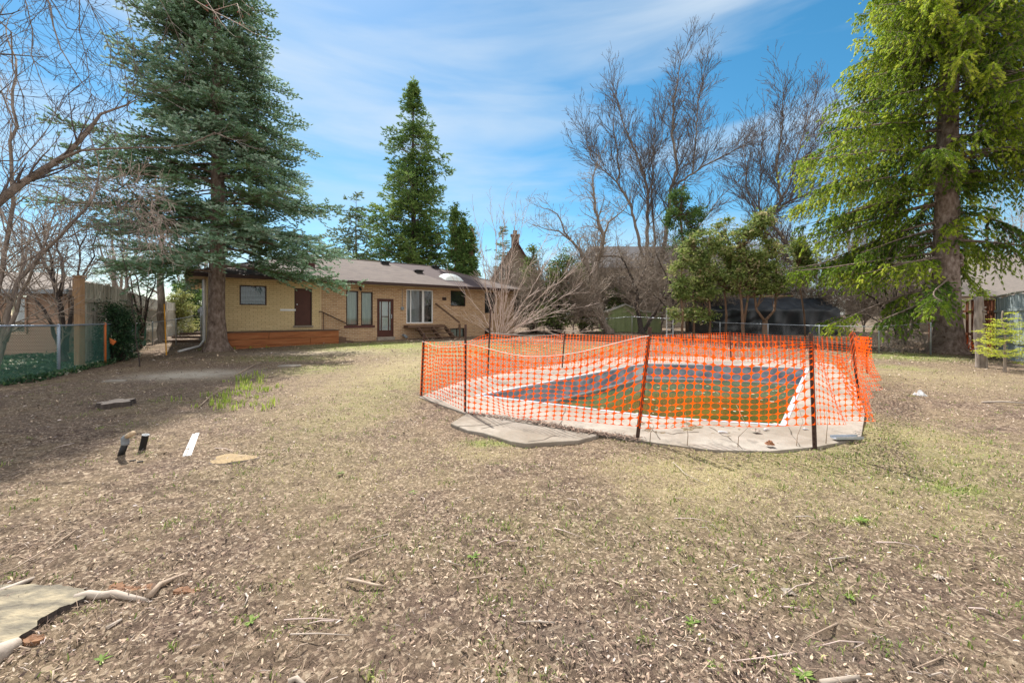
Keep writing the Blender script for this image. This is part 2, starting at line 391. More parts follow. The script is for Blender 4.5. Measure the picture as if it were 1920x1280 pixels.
# ------------------------------------------------------------------ ground
rg = np.random.default_rng(5)
def blobmask(x, y, spots):
    r = np.zeros_like(x)
    for (px, py, hw, hh, a) in spots:
        cx, cy, _ = G(px, py); x1 = G(px+hw, py)[0]; y0 = G(px, py+hh)[1]; y1 = G(px, max(py-hh, 600))[1]
        rx = abs(x1-cx); ry = (y1-y0)/2; cyy = (y0+y1)/2
        r = np.maximum(r, a*np.exp(-(((x-cx)/rx)**2 + ((y-cyy)/ry)**2)**1.3))
    return r
DRY = [(1500,900,420,90,.28), (640,880,260,60,.25), (1340,900,190,55,1), (720,705,110,50,.9), (700,655,120,10,.8), (1500,870,180,30,.7), (1700,705,200,30,.6), (1600,950,260,60,.45), (620,780,120,40,.35), (1750,830,160,60,.5), (900,850,90,20,.5), (850,668,60,8,.8)]
GREEN = [(1640,860,300,90,.30), (1250,1010,420,80,.10), (690,760,90,70,.22), (900,655,220,12,.5), (720,648,130,7,1), (1700,668,90,9,1), (1785,915,60,16,.9), (590,692,60,10,.5), (920,832,50,7,.8), (1620,800,20,30,.5), (640,655,60,4,.7), (1690,690,40,6,.5), (1610,975,30,10,.5), (540,672,100,6,.45), (1460,1100,150,40,.2), (1130,652,60,6,.5)]
SAND = [(350,703,95,9,1), (620,1100,120,40,.0), (560,662,120,5,.35)]
DIRT = [(1180,1190,330,60,.8), (1430,1130,200,40,.5), (1600,1230,330,50,.6), (200,760,150,40,.35), (380,770,120,40,.5), (1500,1010,120,20,.35)]
def axis(brks):
    out = []
    for a, b, st in brks: out += list(np.arange(a, b, st))
    return np.array(out+[brks[-1][1]])
yx = axis([(-60,-4,4),(-4,1,.5),(1,5,.035),(5,8,.07),(8,16,.15),(16,34,.6),(34,80,4),(80,900,60)])
xx = axis([(-900,-90,60),(-90,-24,4),(-24,-11,.5),(-11,-6,.16),(-6,6,.07),(6,12,.16),(12,26,.5),(26,90,4),(90,900,60)])
XX, YY = np.meshgrid(xx, yx)
ZZ = gzn(XX, YY)
near = np.clip(1-(YY-6)/8, 0, 1)*(np.abs(XX) < 12)
for fr, am in ((2.1,.010),(5.3,.007),(11,.005),(23,.004)):
    a = rg.uniform(0, 6, 6)
    ZZ = ZZ + near*am*(np.sin(fr*XX+a[0]+1.7*np.sin(fr*.6*YY+a[1]))*np.sin(fr*YY*1.1+a[2]+1.3*np.sin(fr*.7*XX+a[3])))
ZZ += near*rg.normal(0, .0060, ZZ.shape)
sdk = sdpoly(DECK, XX, YY); slb = sdpoly(SLAB, XX, YY); sdp = sdpoly(POOL, XX, YY)
ZZ = ZZ - .018*np.clip(1-np.minimum(sdk, slb)/.12, 0, 1)
ZZ = np.where(sdp < .2, -2.6, ZZ)
def gtop(x, y):     # height of the bumpy ground sheet, by interpolation
    ix = np.clip(np.searchsorted(xx, x)-1, 0, len(xx)-2); iy = np.clip(np.searchsorted(yx, y)-1, 0, len(yx)-2)
    tx = (x-xx[ix])/(xx[ix+1]-xx[ix]); ty = (y-yx[iy])/(yx[iy+1]-yx[iy])
    return (ZZ[iy, ix]*(1-tx)*(1-ty)+ZZ[iy, ix+1]*tx*(1-ty)+ZZ[iy+1, ix]*(1-tx)*ty+ZZ[iy+1, ix+1]*tx*ty)
ny, nx = XX.shape
V = np.stack([XX, YY, ZZ], -1).reshape(-1, 3)
idx = np.arange(ny*nx).reshape(ny, nx)
Q = np.stack([idx[:-1,:-1], idx[:-1,1:], idx[1:,1:], idx[1:,:-1]], -1).reshape(-1, 4)

def ground_mat():
    k = NT('mulch_and_thin_grass_ground'); v = k.coords()
    A = lambda n: k.n('ShaderNodeAttribute', attribute_name=n).outputs['Fac']
    n1 = k.noise(v, 1.1, 6); n2 = k.noise(v, 45, 6, .75); n3 = k.noise(v, 9, 6, .7); n4 = k.noise(v, 3.2, 5, .6)
    vo = k.n('ShaderNodeTexVoronoi'); vo.inputs['Scale'].default_value = 60; k.l(v, vo.inputs['Vector'])
    sepc = k.n('ShaderNodeSeparateColor'); k.l(vo.outputs['Color'], sepc.inputs[0])
    base = k.ramp(sepc.outputs[0], [(0,(.025,.017,.014)), (.3,(.075,.051,.039)), (.6,(.205,.145,.107)), (.85,(.43,.33,.24)), (1,(.66,.55,.42))])
    base = k.mix(.45, base, k.ramp(n2, [(.3,(.06,.04,.032)), (.55,(.24,.168,.125)), (.75,(.48,.375,.28))]))
    base = k.mix(k.math('MULTIPLY', k.ramp(n3, [(.46,0),(.62,1)]), .72), base, (.065,.043,.036))
    base = k.mix(k.math('MULTIPLY', k.ramp(n1, [(.4,0),(.7,1)]), .35), base, (.34,.27,.15))
    dr = k.math('MULTIPLY', A('dry'), k.ramp(k.math('ADD', k.math('MULTIPLY', n4, .6), k.math('MULTIPLY', n2, .5)), [(.40,0),(.60,1)]))
    base = k.mix(dr, base, k.ramp(n2, [(.3,(.20,.165,.09)),(.6,(.42,.35,.20)),(.8,(.56,.48,.31))]))
    gr = k.math('MULTIPLY', A('green'), k.ramp(k.math('ADD', k.math('MULTIPLY', n4, .6), k.math('MULTIPLY', n2, .5)), [(.42,0),(.60,1)]))
    base = k.mix(gr, base, k.ramp(n2, [(.3,(.13,.17,.045)),(.7,(.34,.38,.11))]))
    sa = k.math('MULTIPLY', A('sand'), k.ramp(n4, [(.25,.3),(.5,1)]))
    base = k.mix(sa, base, k.ramp(n2, [(.3,(.36,.31,.25)),(.7,(.58,.52,.44))]))
    di = k.math('MULTIPLY', A('dirt'), k.ramp(n4, [(.4,0),(.62,1)]))
    base = k.mix(di, base, k.ramp(n2, [(.3,(.085,.062,.05)),(.7,(.20,.155,.125))]))
    hb = k.math('ADD', n2, k.math('MULTIPLY', sepc.outputs[0], .5))
    return k.bsdf(base, .95, bump=hb, bstr=.9, bdist=.025, spec=.15)
m['ground'] = ground_mat()
gr = mesh_np('ground', V, [Q], 'ground', smooth=True); tag(gr, kind='structure')
for nm, sp in (('dry', DRY), ('green', GREEN), ('sand', SAND), ('dirt', DIRT)):
    at = gr.data.attributes.new(nm, 'FLOAT', 'POINT'); at.data.foreach_set('value', blobmask(XX, YY, sp).astype(np.float32).ravel())

# scattered chips and dry leaves
def scatter_xy(n, y0, y1, pw=1.0, margin=1.08):
    u = rg.random(n)
    if pw == 1.0: y = y0*(y1/y0)**u
    else: y = (y0**(1-pw) + u*(y1**(1-pw)-y0**(1-pw)))**(1/(1-pw))
    x = (rg.random(n)*2-1)*1.297*margin*y
    return x, y
def chips(n, y0, y1, smin, smax, seed, lift=.006, asp=(.15,.5), patch=0):
    x, y = scatter_xy(n, y0, y1)
    keep = (np.minimum(sdpoly(DECK, x, y), sdpoly(SLAB, x, y)) > .03)
    gm = blobmask(x, y, DRY)
    keep &= rg.random(len(x)) > .5*gm
    pn = np.sin(2.1*x+1.3*np.sin(1.7*y))*np.sin(2.7*y+np.sin(1.9*x+2))+.6*np.sin(6.1*x+2*np.sin(4.3*y))*np.sin(5.3*y+1)
    keep &= rg.random(len(x)) > patch*(1+pn)
    x, y = x[keep], y[keep]; n = len(x)
    z = gtop(x, y)+rg.uniform(0, lift, n)+.002
    L = (smin+(smax-smin)*rg.random(n)**2.5)*(1+.10*np.maximum(0, y-3)); Wd = L*rg.uniform(asp[0], asp[1], n)
    a = rg.uniform(0, 2*pi, n); tl = rg.normal(0, .34, n); tw = rg.normal(0, .45, n)
    dx = np.stack([np.cos(a), np.sin(a), tl], -1)*L[:,None]/2; dy = np.stack([-np.sin(a), np.cos(a), tw], -1)*Wd[:,None]/2
    c = np.stack([x, y, z+np.abs(tl)*L/2+np.abs(tw)*Wd/2], -1)
    k1 = rg.uniform(.3, 1, (n,1)); bend = np.zeros((n,3)); bend[:,2] = L*rg.uniform(-.05, .14, n)
    V = np.stack([c-dx-dy*k1, c-dy+bend, c+dx-dy*.5, c+dx+dy*k1, c+dy+bend, c-dx+dy*.6], 1).reshape(-1,3)
    b = np.arange(n)[:,None]*6
    Q = np.concatenate([b+np.array([0,1,4,5]), b+np.array([1,2,3,4])])
    t = np.clip(rg.beta(1.5, 1.7, n) if patch or smin != .02 else rg.beta(4, 2, n), 0, 1); t = np.concatenate([t, t])
    return V, Q, t
A = [chips(80000, 1.5, 6, .005, .024, 1, .008, (.12,.5), .45), chips(26000, 1.5, 9, .015, .060, 3, .012, (.02,.05), 0), chips(36000, 5.5, 14, .010, .030, 2, .010, (.12,.5), .4), chips(9000, 12, 30, .02, .045, 4)]
off = 0; Vs, Qs, Ts = [], [], []
for v_, q_, t_ in A: Vs.append(v_); Qs.append(q_+off); Ts.append(t_); off += len(v_)
tag(mesh_np('leaf_litter', np.concatenate(Vs), [np.concatenate(Qs)], 'litter', tint=np.concatenate(Ts)), 'brown wood chips and dry leaf fragments strewn over the whole yard', 'leaf litter', kind='stuff')

# grass blades
def blades(x, y, h, wd, tl, base=None):
    n = len(x); z = gtop(x, y) if base is None else base
    a = rg.uniform(0, 2*pi, n); lean = rg.uniform(.2, 1.3, n); b = rg.uniform(0, 2*pi, n)
    s_ = np.stack([np.cos(a), np.sin(a), np.zeros(n)], -1)*wd[:,None]/2
    p = np.stack([x, y, z-.003], -1)
    mid = p+np.stack([np.cos(b)*lean*h*.3, np.sin(b)*lean*h*.3, h*.65], -1); tip = p+np.stack([np.cos(b)*lean*h, np.sin(b)*lean*h, h*np.maximum(.35, 1-lean*.3)], -1)
    V = np.stack([p-s_, p+s_, mid-s_*.7, mid+s_*.7, tip], 1).reshape(-1,3); i = np.arange(n)[:,None]*5
    return V, i+np.array([0,1,3,2]), i+np.array([2,3,4]), tl
def grass_pts(n, y0, y1, spots, thr=.0):
    x, y = scatter_xy(n, y0, y1); g = blobmask(x, y, spots)
    k = (rg.random(len(x)) < g) & (np.minimum(sdpoly(DECK, x, y), sdpoly(SLAB, x, y)) > .02)
    return x[k], y[k]
Bv, B4, B3, Bt = [], [], [], []; off = 0
def addb(r):
    global off
    v_, q_, t3, tl = r
    Bv.append(v_); B4.append(q_+off); B3.append(t3+off); Bt.append(tl); off += len(v_)
x, y = grass_pts(100000, 2.0, 12, DRY); n = len(x)
addb(blades(x, y, rg.uniform(.012,.035,n), rg.uniform(.003,.006,n)*(1+y*.12), np.clip(rg.normal(.72,.17,n),0,1)))
x, y = grass_pts(150000, 1.7, 22, GREEN); n = len(x)
addb(blades(x, y, rg.uniform(.02,.05,n), rg.uniform(.004,.008,n)*(1+y*.12), np.clip(rg.normal(.32,.2,n),0,1)))
# little random tufts
cx_, cy_ = scatter_xy(420, 1.6, 9); xs, ys, hs_ = [], [], []
for a, b in zip(cx_, cy_):
    k = int(rg.integers(8, 34)); r = rg.uniform(.02, .07)*(1+b*.05)
    xs.append(a+rg.normal(0, r, k)); ys.append(b+rg.normal(0, r, k))
x = np.concatenate(xs); y = np.concatenate(ys)
k = (np.minimum(sdpoly(DECK, x, y), sdpoly(SLAB, x, y)) > .0); x = x[k]; y = y[k]; n = len(x)
addb(blades(x, y, rg.uniform(.012,.04,n), rg.uniform(.003,.008,n), np.clip(rg.normal(.3,.2,n),0,1)))
q_ = np.concatenate(B4); t_ = np.concatenate(B3); tl = np.concatenate(Bt)
tag(mesh_np('grass', np.concatenate(Bv), [q_, t_], 'grass', tint=np.concatenate([tl, tl])), 'thin patches of short green and straw coloured grass across the yard', 'grass', kind='stuff')

# ------------------------------------------------------------------ swimming pool
pr = empty('swimming_pool', (POOL[0][0], POOL[0][1], 0), 'half empty in-ground pool with blue grey liner behind orange netting', 'pool')
po = (POOL[0][0], POOL[0][1], 0)
def ringwall(poly, z0, z1, skip=()):
    b = MB(); n = len(poly)
    for i in range(n):
        if i in skip: continue
        p, q = poly[i], poly[(i+1) % n]
        b.add([(p[0],p[1],z0),(q[0],q[1],z0),(q[0],q[1],z1),(p[0],p[1],z1)], [(0,1,2,3)])
    return b
def slab_with_hole(outer, hole, z0, z1):
    """top as triangulated ring via bmesh-like tessellation"""
    from mathutils.geometry import tessellate_polygon
    o3 = [Vector((x, y, 0)) for x, y in outer]; h3 = [Vector((x, y, 0)) for x, y in hole]
    tr = tessellate_polygon([o3, h3]); allp = o3+h3; b = MB()
    vs = [(p.x, p.y, z1) for p in allp]
    fs = []
    for t in tr:
        a, c, d = (allp[i] for i in t)
        fs.append(tuple(t) if (c-a).cross(d-a).z > 0 else tuple(reversed(t)))
    b.add(vs, fs)
    for poly in (outer, hole):
        n = len(poly)
        for i in range(n):
            p, q = poly[i], poly[(i+1) % n]
            b.add([(p[0],p[1],z0),(q[0],q[1],z0),(q[0],q[1],z1),(p[0],p[1],z1)], [(0,1,2,3)])
    return b
ringwall(POOL, -1.7, -.02, skip=(6,)).build('liner_wall', 'liner', pr, po)
ringwall(POOL, -1.7, -.02, skip=(0,1,2,3,4,5,7)).build('liner_panel', 'liner_white', pr, po)
MB().add([(x, y, -1.69) for x, y in POOL], [tuple(range(len(POOL)))]).build('pool_floor', 'liner', pr, po)
slab_with_hole(inset(POOL, -.05), inset(POOL, .02), -.03, .010).build('coping', 'coping', pr, po)
slab_with_hole(inset(POOL, .004), inset(POOL, .05), -.47, -.425).build('waterline_trim', 'liner_white', pr, po)
k = NT('murky_green_pool_water'); v = k.coords(); n = k.noise(v, 2.2, 4); n2 = k.noise(v, 7, 4)
vor = k.noise(v, 1.3, 6)
m['water'] = k.bsdf(k.ramp(vor, [(.35,(.030,.055,.016)),(.58,(.07,.09,.02)),(.75,(.14,.13,.03))]), .08, bump=k.math('ADD', n, k.math('MULTIPLY', n2, .3)), bstr=.12, bdist=.05, spec=.6)
wp = inset(POOL, .003)
tag(MB().add([(x, y, -.45) for x, y in wp], [tuple(range(len(wp)))]).build('water', 'water'), kind='structure')
m['scum'] = M('pale_floating_debris', (.5,.48,.36), (.3,.3,.2), 20, .8)
b = MB(); rr = random.Random(3)
for _ in range(110):
    t = rr.random(); s_ = rr.random()
    x = (1-t)*((1-s_)*POOL[1][0]+s_*POOL[7][0])+t*((1-s_)*POOL[3][0]+s_*POOL[4][0]); y = (1-t)*((1-s_)*POOL[1][1]+s_*POOL[7][1])+t*((1-s_)*POOL[3][1]+s_*POOL[4][1])
    r = rr.uniform(.01, .045); a = rr.uniform(0, 6)
    if not inpoly(wp, [x], [y])[0]: continue
    b.add([(x+r*cos(a+q*1.26)*rr.uniform(.6,1.6), y+r*sin(a+q*1.26), -.446) for q in range(5)], [(0,1,2,3,4)])
tag(b.build('floating_debris', 'scum'), 'pale leaf scraps floating on the green pool water', 'debris', kind='stuff')

dk = slab_with_hole(DECK, inset(POOL, -.045), -.25, .004).build('pool_deck', 'concrete'); tag(dk, kind='structure')
zz = .012
sb = MB().prism(inset(SLAB, .015), -.10, .014)
tag(sb.build('concrete_slab', 'slab', origin=(*G(980,805)[:2], 0), bevel=.012), 'cracked grey concrete slab lying in front of the netting left of the leaning post', 'slab')
def crack(name_pts):
    b = MB(); 
    for pts in name_pts:
        P = [Vector((*G(*p)[:2], .0165)) for p in pts]
        for i in range(len(P)-1):
            d = (P[i+1]-P[i]); nn = Vector((-d.y, d.x, 0)).normalized()*.006
            b.add([P[i]-nn, P[i]+nn, P[i+1]+nn, P[i+1]-nn], [(0,1,2,3)])
    return b
m['crack'] = M('crack_dirt', (.10,.08,.06), (.06,.05,.04), 9, .9)
tag(crack([[(902,808),(935,800),(968,794),(990,786)],[(990,832),(1020,828),(1035,821),(1050,820)],[(860,803),(890,802),(920,799)]]).build('crack', 'crack'), 'dark dirt filled cracks across the broken concrete slab', 'crack', kind='stuff')
def dcrack(pts, lab):
    b = MB(); P = []
    R_ = random.Random(len(lab))
    for i in range(len(pts)-1):
        for q in range(5):
            f = q/5; P.append(Vector((*G(pts[i][0]+(pts[i+1][0]-pts[i][0])*f+R_.gauss(0,2), pts[i][1]+(pts[i+1][1]-pts[i][1])*f+R_.gauss(0,.8))[:2], .0068)))
    P.append(Vector((*G(*pts[-1])[:2], .0068)))
    for i in range(len(P)-1):
        d = (P[i+1]-P[i]); nn = Vector((-d.y, d.x, 0)).normalized()*R_.uniform(.002,.008)
        b.add([P[i]-nn, P[i]+nn, P[i+1]+nn, P[i+1]-nn], [(0,1,2,3)])
    tag(b.build('deck_crack', 'crack'), lab, 'crack', kind='stuff')
dcrack([(1213,796),(1238,824)], 'dark crack across the deck just right of the leaning post')
dcrack([(1205,806),(1262,812),(1310,809)], 'long wavering crack along the front of the deck')
dcrack([(1330,799),(1362,818),(1392,842)], 'crack across the deck in front of the netting')
dcrack([(1478,800),(1500,838)], 'short crack beside the right front post')
dcrack([(820,752),(868,742),(894,741)], 'crack from the pool corner to the left edge of the deck')
dcrack([(1060,764),(1048,798)], 'crack across the narrow deck behind the broken slab')
# debris along the slab joint
V_, Q_, T_ = [], [], []
n = 1500; t = rg.random(n); line = [G(*p) for p in [(880,778),(1000,793),(1060,805),(1125,815),(1200,826)]]
seg = np.minimum((t*4).astype(int), 3); fr = t*4-seg
L0 = np.array(line)
x = L0[seg,0]*(1-fr)+L0[seg+1,0]*fr+rg.normal(0,.035,n); y = L0[seg,1]*(1-fr)+L0[seg+1,1]*fr+rg.normal(0,.05,n)
a = rg.uniform(0, 6.28, n); l = rg.uniform(.006,.03,n); c = np.stack([x, y, np.full(n,.018)+rg.uniform(0,.012,n)], -1)
dx = np.stack([np.cos(a), np.sin(a), rg.normal(0,.2,n)], -1)*l[:,None]; dy = np.stack([-np.sin(a), np.cos(a), rg.normal(0,.2,n)], -1)*l[:,None]*.25
tag(mesh_np('slab_debris', np.stack([c-dx-dy,c+dx-dy,c+dx+dy,c-dx+dy],1).reshape(-1,3), [np.arange(n)[:,None]*4+np.arange(4)], 'litter', tint=rg.uniform(.1,.6,n)), 'brown leaf crumbs gathered along the slab joint at the pool', 'leaf litter', kind='stuff')

# ------------------------------------------------------------------ orange safety fence
# posts: name -> base pixel, foot xy offset by lean, top z
PST = {}
def fpost(key, bpx, bpy_, tpx, tpy):
    x, y, z = G(bpx, bpy_); top = W(tpx, tpy, y); PST[key] = (Vector((x, y, z)), Vector(top))
fpost('a', 790, 742, 795, 625); fpost('b', 872, 773, 873, 608); fpost('c', 914, 710, 920, 580); fpost('d', 1054, 690, 1059, 621)
fpost('e', 1195, 823, 1219, 613); fpost('f', 1371, 677, 1368, 621); fpost('g', 1528, 840, 1520, 625); fpost('h', 1612, 752, 1596, 625); fpost('i', 1626, 700, 1624, 632)
fe = empty('safety_fence', PST['e'][0], 'orange plastic mesh safety fence strung on brown posts round the pool', 'safety fence')
fo = PST['e'][0]
for key, (p, q) in PST.items():
    b = MB(); d = (q-p).normalized()
    wd = .045 if key in 'eg' else .036
    b.beam(p-d*.15, q, wd, .008, up=(0,1,0)); b.beam(p-d*.15+Vector((0,.018,0)), q+Vector((0,.018,0)), .008, .030, up=(0,1,0))
    L = (q-p).length
    for i in range(int(L/.06)):
        c = p+d*(.05+i*.06)+Vector((0,-.008,0)); b.box(c-Vector((.009,.004,.012)), c+Vector((.009,.004,.012)))
    b.build('post', 'stake', fe, fo)
def net(A, B, zb, zt, sag=0, bulge=0, skew=0, seed=0, cu=.100, cv=.086, lift=0, bunch=0, bulge_low=0, wave=.02, rows=13):
    """A,B posts; zb, zt = (at A, at B) heights of lower and upper edge above the ground"""
    r = np.random.default_rng(seed)
    a, at = PST[A]; b, bt = PST[B]
    L = (b.xy-a.xy).length; nu = max(3, int(L/cu)); ph = r.uniform(0, 6, 6)
    ax = Vector((b.x-a.x, b.y-a.y)).normalized(); nn = Vector((ax.y, -ax.x))      # outward-ish (towards the camera side)
    def S(u, v):
        z0 = (a.z+zb[0])*(1-u)+(b.z+zb[1])*u; z1 = (a.z+zt[0])*(1-u)+(b.z+zt[1])*u
        z1 = z1 - sag*np.sin(pi*u)**1.3 ; z0 = z0 + lift*np.sin(pi*u)
        g = v*(1+bunch*u*(1-v)) + skew*u*(1-u)*v*(1-v)*4
        z = z0+(z1-z0)*g + wave*.6*np.sin(9*u*L/2+ph[3]+3*v)*v*(1-v)*4*min(1, L/3)
        fa = np.clip(z/at.z if at.z else 0, 0, 1.1)
        xa = a.x+(at.x-a.x)*(z-a.z)/(at.z-a.z); ya = a.y+(at.y-a.y)*(z-a.z)/(at.z-a.z)
        xb = b.x+(bt.x-b.x)*(z-b.z)/(bt.z-b.z); yb = b.y+(bt.y-b.y)*(z-b.z)/(bt.z-b.z)
        o = .03+np.sin(pi*u)*(bulge*np.sin(pi*v)+bulge_low*(1-v)) + wave*(np.sin(5*u*L+ph[0]+2*v)*np.sin(pi*u)+.5*np.sin(13*u*L/2+ph[1]+4*v)*np.sin(pi*u))
        return np.stack([xa*(1-u)+xb*u+nn.x*o, ya*(1-u)+yb*u+nn.y*o, z], -1)
    du, dv = 1/nu, 1/rows
    I, J = np.meshgrid(np.arange(nu+1), np.arange(rows+1)); uc = (I*du).ravel(); vc = (J*dv).ravel()
    # star outline (12 points) in cell units
    sw, sh, tw_, tv = .39, .37, .028, .042
    st = [(sw,-tw_),(sw,tw_),(.125,.145),(tv,sh),(-tv,sh),(-.125,.145),(-sw,tw_),(-sw,-tw_),(-.125,-.145),(-tv,-sh),(tv,-sh),(.125,-.145)]
    U = uc[:,None]+np.array([s[0] for s in st])[None]*du; Vv = vc[:,None]+np.array([s[1] for s in st])[None]*dv
    P = S(np.clip(U, 0, 1), np.clip(Vv, 0, 1)).reshape(-1,3)
    n = len(uc); base = np.arange(n)*12
    stars = base[:,None]+np.arange(12)
    Id = np.arange(n).reshape(rows+1, nu+1)
    h = []; 
    L_ = Id[:,:-1].ravel()*12; R_ = Id[:,1:].ravel()*12
    hs = np.stack([L_+0, R_+7, R_+6, L_+1], -1)
    D_ = Id[:-1].ravel()*12; T_ = Id[1:].ravel()*12
    vs = np.stack([D_+4, D_+3, T_+10, T_+9], -1)
    mesh_np('mesh_panel', P, [stars, np.concatenate([hs, vs])], 'net', fe, fo)
    tp = S(np.linspace(0,1,24), np.ones(24)*.995)
    return tp
tp1 = net('a','b',(.03,.03),(1.0,1.02), sag=.05, seed=1, wave=.03, bulge_low=-.1)
tp2 = net('b','e',(.0,.16),(1.06,1.24), sag=.22, seed=2, skew=-.6, wave=.10, bunch=.35)
tp3 = net('e','g',(.14,.27),(1.24,1.20), sag=.02, seed=3, skew=-.6, bunch=.65, wave=.09)
tp4 = net('g','h',(.27,.02),(1.18,1.24), sag=.30, seed=4, bulge=.0, wave=.08, bulge_low=.22, lift=-.08)
net('h','i',(.0,.03),(1.20,.95), sag=.06, seed=5, bulge=-.10, wave=.10, bulge_low=.22)
net('i','f',(.03,.05),(.92,.93), sag=.04, seed=6, wave=.05)
net('f','d',(.04,.05),(.93,.95), sag=.06, seed=7, wave=.05)
net('d','c',(.04,.06),(.96,1.05), sag=.08, seed=8, wave=.05)
net('c','a',(.06,.04),(1.05,1.0), sag=.10, seed=9, wave=.05)
# folded-over flap of mesh near the right front post
PST['g2'] = (PST['g'][0]+Vector((0,-.03,0)), PST['g'][1]+Vector((0,-.03,0)))
def cordf(pts, name='tie_cord', r=.0035):
    b = MB(); b.tube(pts, r, 4); return b.build(name, 'cord', fe, fo)
cordf([Vector(p)+Vector((0,-.02,.01)) for p in tp1]); cordf([Vector(p)+Vector((0,-.02,.012)) for p in tp2])
cordf([PST['c'][0]*.0+Vector(W(920,624,PST['c'][0].y)), Vector(W(985,629,10.5)), Vector(W(1059,628,PST['d'][0].y))])

# ------------------------------------------------------------------ house
HD = Vector((.776, .631)); HN = Vector((-.631, .776)); HA = atan2(.631, .776)
P0 = Vector((-6.88, 21.4))
def tpx(px):
    k = (px-CX)/F_; return (6.88+21.4*k)/(.776-.631*k)
S0 = tpx(388)
def hs_(px): return tpx(px)-S0
HZ = .10
def hzv(px, py):
    t = tpx(px); Y = P0.y+HD.y*t; return EYE+(HY-py)*Y/F_-HZ
hl = hs_(964); DEP = 8.6
ho = P0+HD*S0
house = empty('bungalow', (ho.x, ho.y, HZ), 'single storey brick bungalow with brown hip roof at the back of the yard', 'house', rz=HA)
def wall(name, x0, x1, z0, z1, holes, mat, rev=.10, parent=house, loc=None, rz=None):
    xs = sorted({x0, x1} | {h[0] for h in holes} | {h[1] for h in holes}); zs = sorted({z0, z1} | {h[2] for h in holes} | {h[3] for h in holes})
    b = MB()
    for i in range(len(xs)-1):
        for j in range(len(zs)-1):
            cx, cz = (xs[i]+xs[i+1])/2, (zs[j]+zs[j+1])/2
            if any(h[0] < cx < h[1] and h[2] < cz < h[3] for h in holes): continue
            b.add([(xs[i],0,zs[j]),(xs[i+1],0,zs[j]),(xs[i+1],0,zs[j+1]),(xs[i],0,zs[j+1])], [(0,1,2,3)])
    for a, c, d, e in holes:
        for (p, q) in (((a,d),(c,d)), ((c,d),(c,e)), ((c,e),(a,e)), ((a,e),(a,d))):
            b.add([(p[0],0,p[1]),(q[0],0,q[1]),(q[0],rev,q[1]),(p[0],rev,p[1])], [(0,1,2,3)])
    o = b.build(name, mat, parent)
    if loc: o.location = loc
    if rz: o.rotation_euler = (0,0,rz)
    return o
def HR(px0, py0, px1, py1):   # hole from pixels on the facade
    c = (px0+px1)/2
    return (hs_(px0), hs_(px1), hzv(c, py1), hzv(c, py0))
WT = 3.20
hW1 = HR(449,535,500,572); hD1 = HR(552,541,585,610); hP1 = HR(649,545,672,610); hP2 = HR(677,547,699,610)
hD2 = HR(707,560,738,631); hSL = HR(762,543,812,606); hW2 = HR(845,545,873,574); hB1 = HR(844,615,871,632); hW3 = HR(909,548,929,587); hB2 = HR(909,615,920,629)
xs1 = hs_(601)
wall('wall', 0, xs1, -.35, WT, [hW1, hD1], 'brick_y')
wall('wall', xs1, hl, -.35, WT, [hP1, hP2, hD2, hSL, hW2, hB1, hW3, hB2], 'brick_b')
MB().box((xs1-.035, -.012, -.3), (xs1+.035, -.002, WT)).build('corner_strip', 'soffit', house)
o = wall('wall', 0, DEP, -.35, WT, [(1.2,1.9,.9,2.6)], 'brick_y', loc=(0, DEP, 0), rz=-pi/2)
wall('wall', 0, DEP, -.35, WT, [], 'brick_b', loc=(hl, 0, 0), rz=pi/2)
wall('wall', 0, hl, -.35, WT, [], 'brick_b', loc=(hl, DEP, 0), rz=pi)
MB().box((.2,2.6,-.3),(hl-.2,2.65,WT)).build('inner_wall', 'inside', house)
def window(h, frame='frame_dk', nmull=0, curtain=None, fw=.055, hz_bar=None, y=.06, name='window'):
    x0, x1, z0, z1 = h
    b = MB()
    b.box((x0,y-.03,z0),(x0+fw,y+.04,z1)); b.box((x1-fw,y-.03,z0),(x1,y+.04,z1))
    b.box((x0+fw,y-.03,z0),(x1-fw,y+.04,z0+fw)); b.box((x0+fw,y-.03,z1-fw),(x1-fw,y+.04,z1))
    for i in range(nmull):
        c = x0+(x1-x0)*(i+1)/(nmull+1); b.box((c-fw*.4,y-.025,z0+fw),(c+fw*.4,y+.035,z1-fw))
    f = b.build(name, frame, house, bevel=.004)
    MB().box((x0+fw,y,z0+fw),(x1-fw,y+.008,z1-fw)).build('pane', 'glass', f)
    if curtain:
        n = 40; P = []; 
        for i in range(n+1):
            x = x0+.02+(x1-x0-.04)*i/n; P.append((x, .17+.015*sin(i*1.9)))
        bb = MB()
        for i in range(n):
            bb.add([(P[i][0],P[i][1],z0),(P[i+1][0],P[i+1][1],z0),(P[i+1][0],P[i+1][1],z1),(P[i][0],P[i][1],z1)], [(0,1,2,3)])
        bb.build('curtain', curtain, f)
    return f
m['blind_w'] = M('pale_blue_lowered_blind', (.30,.40,.45), (.10,.15,.18), 1.2, .6, stretch=(.3,1,5))
window(hW1, curtain='blind_w'); 
def sill(h, ex=.12, mat='brick_b', t=.09):
    MB().box((h[0]-ex, -.05, h[2]-t), (h[1]+ex, .04, h[2]-.004)).build('window_sill', mat, house, bevel=.005)
sill(hW1, .12, 'brick_y')
window(hP1, curtain='curtain', fw=.06); window(hP2, curtain='curtain', fw=.06)
MB().box((hP1[0]-.1, -.05, hP1[2]-.12), (hP2[1]+.1, .04, hP1[2]-.004)).build('window_sill', 'roof_red', house)
window(hW2, fw=.05); window(hW3, fw=.05); window(hB1, nmull=1, curtain='curtain', fw=.05); window(hB2, fw=.05)
for h in (hW2, hW3, hB2): MB().box((h[0]-.1, .45, h[2]-.1), (h[1]+.1, .48, h[3]+.1)).build('room_backing', 'inside', house)
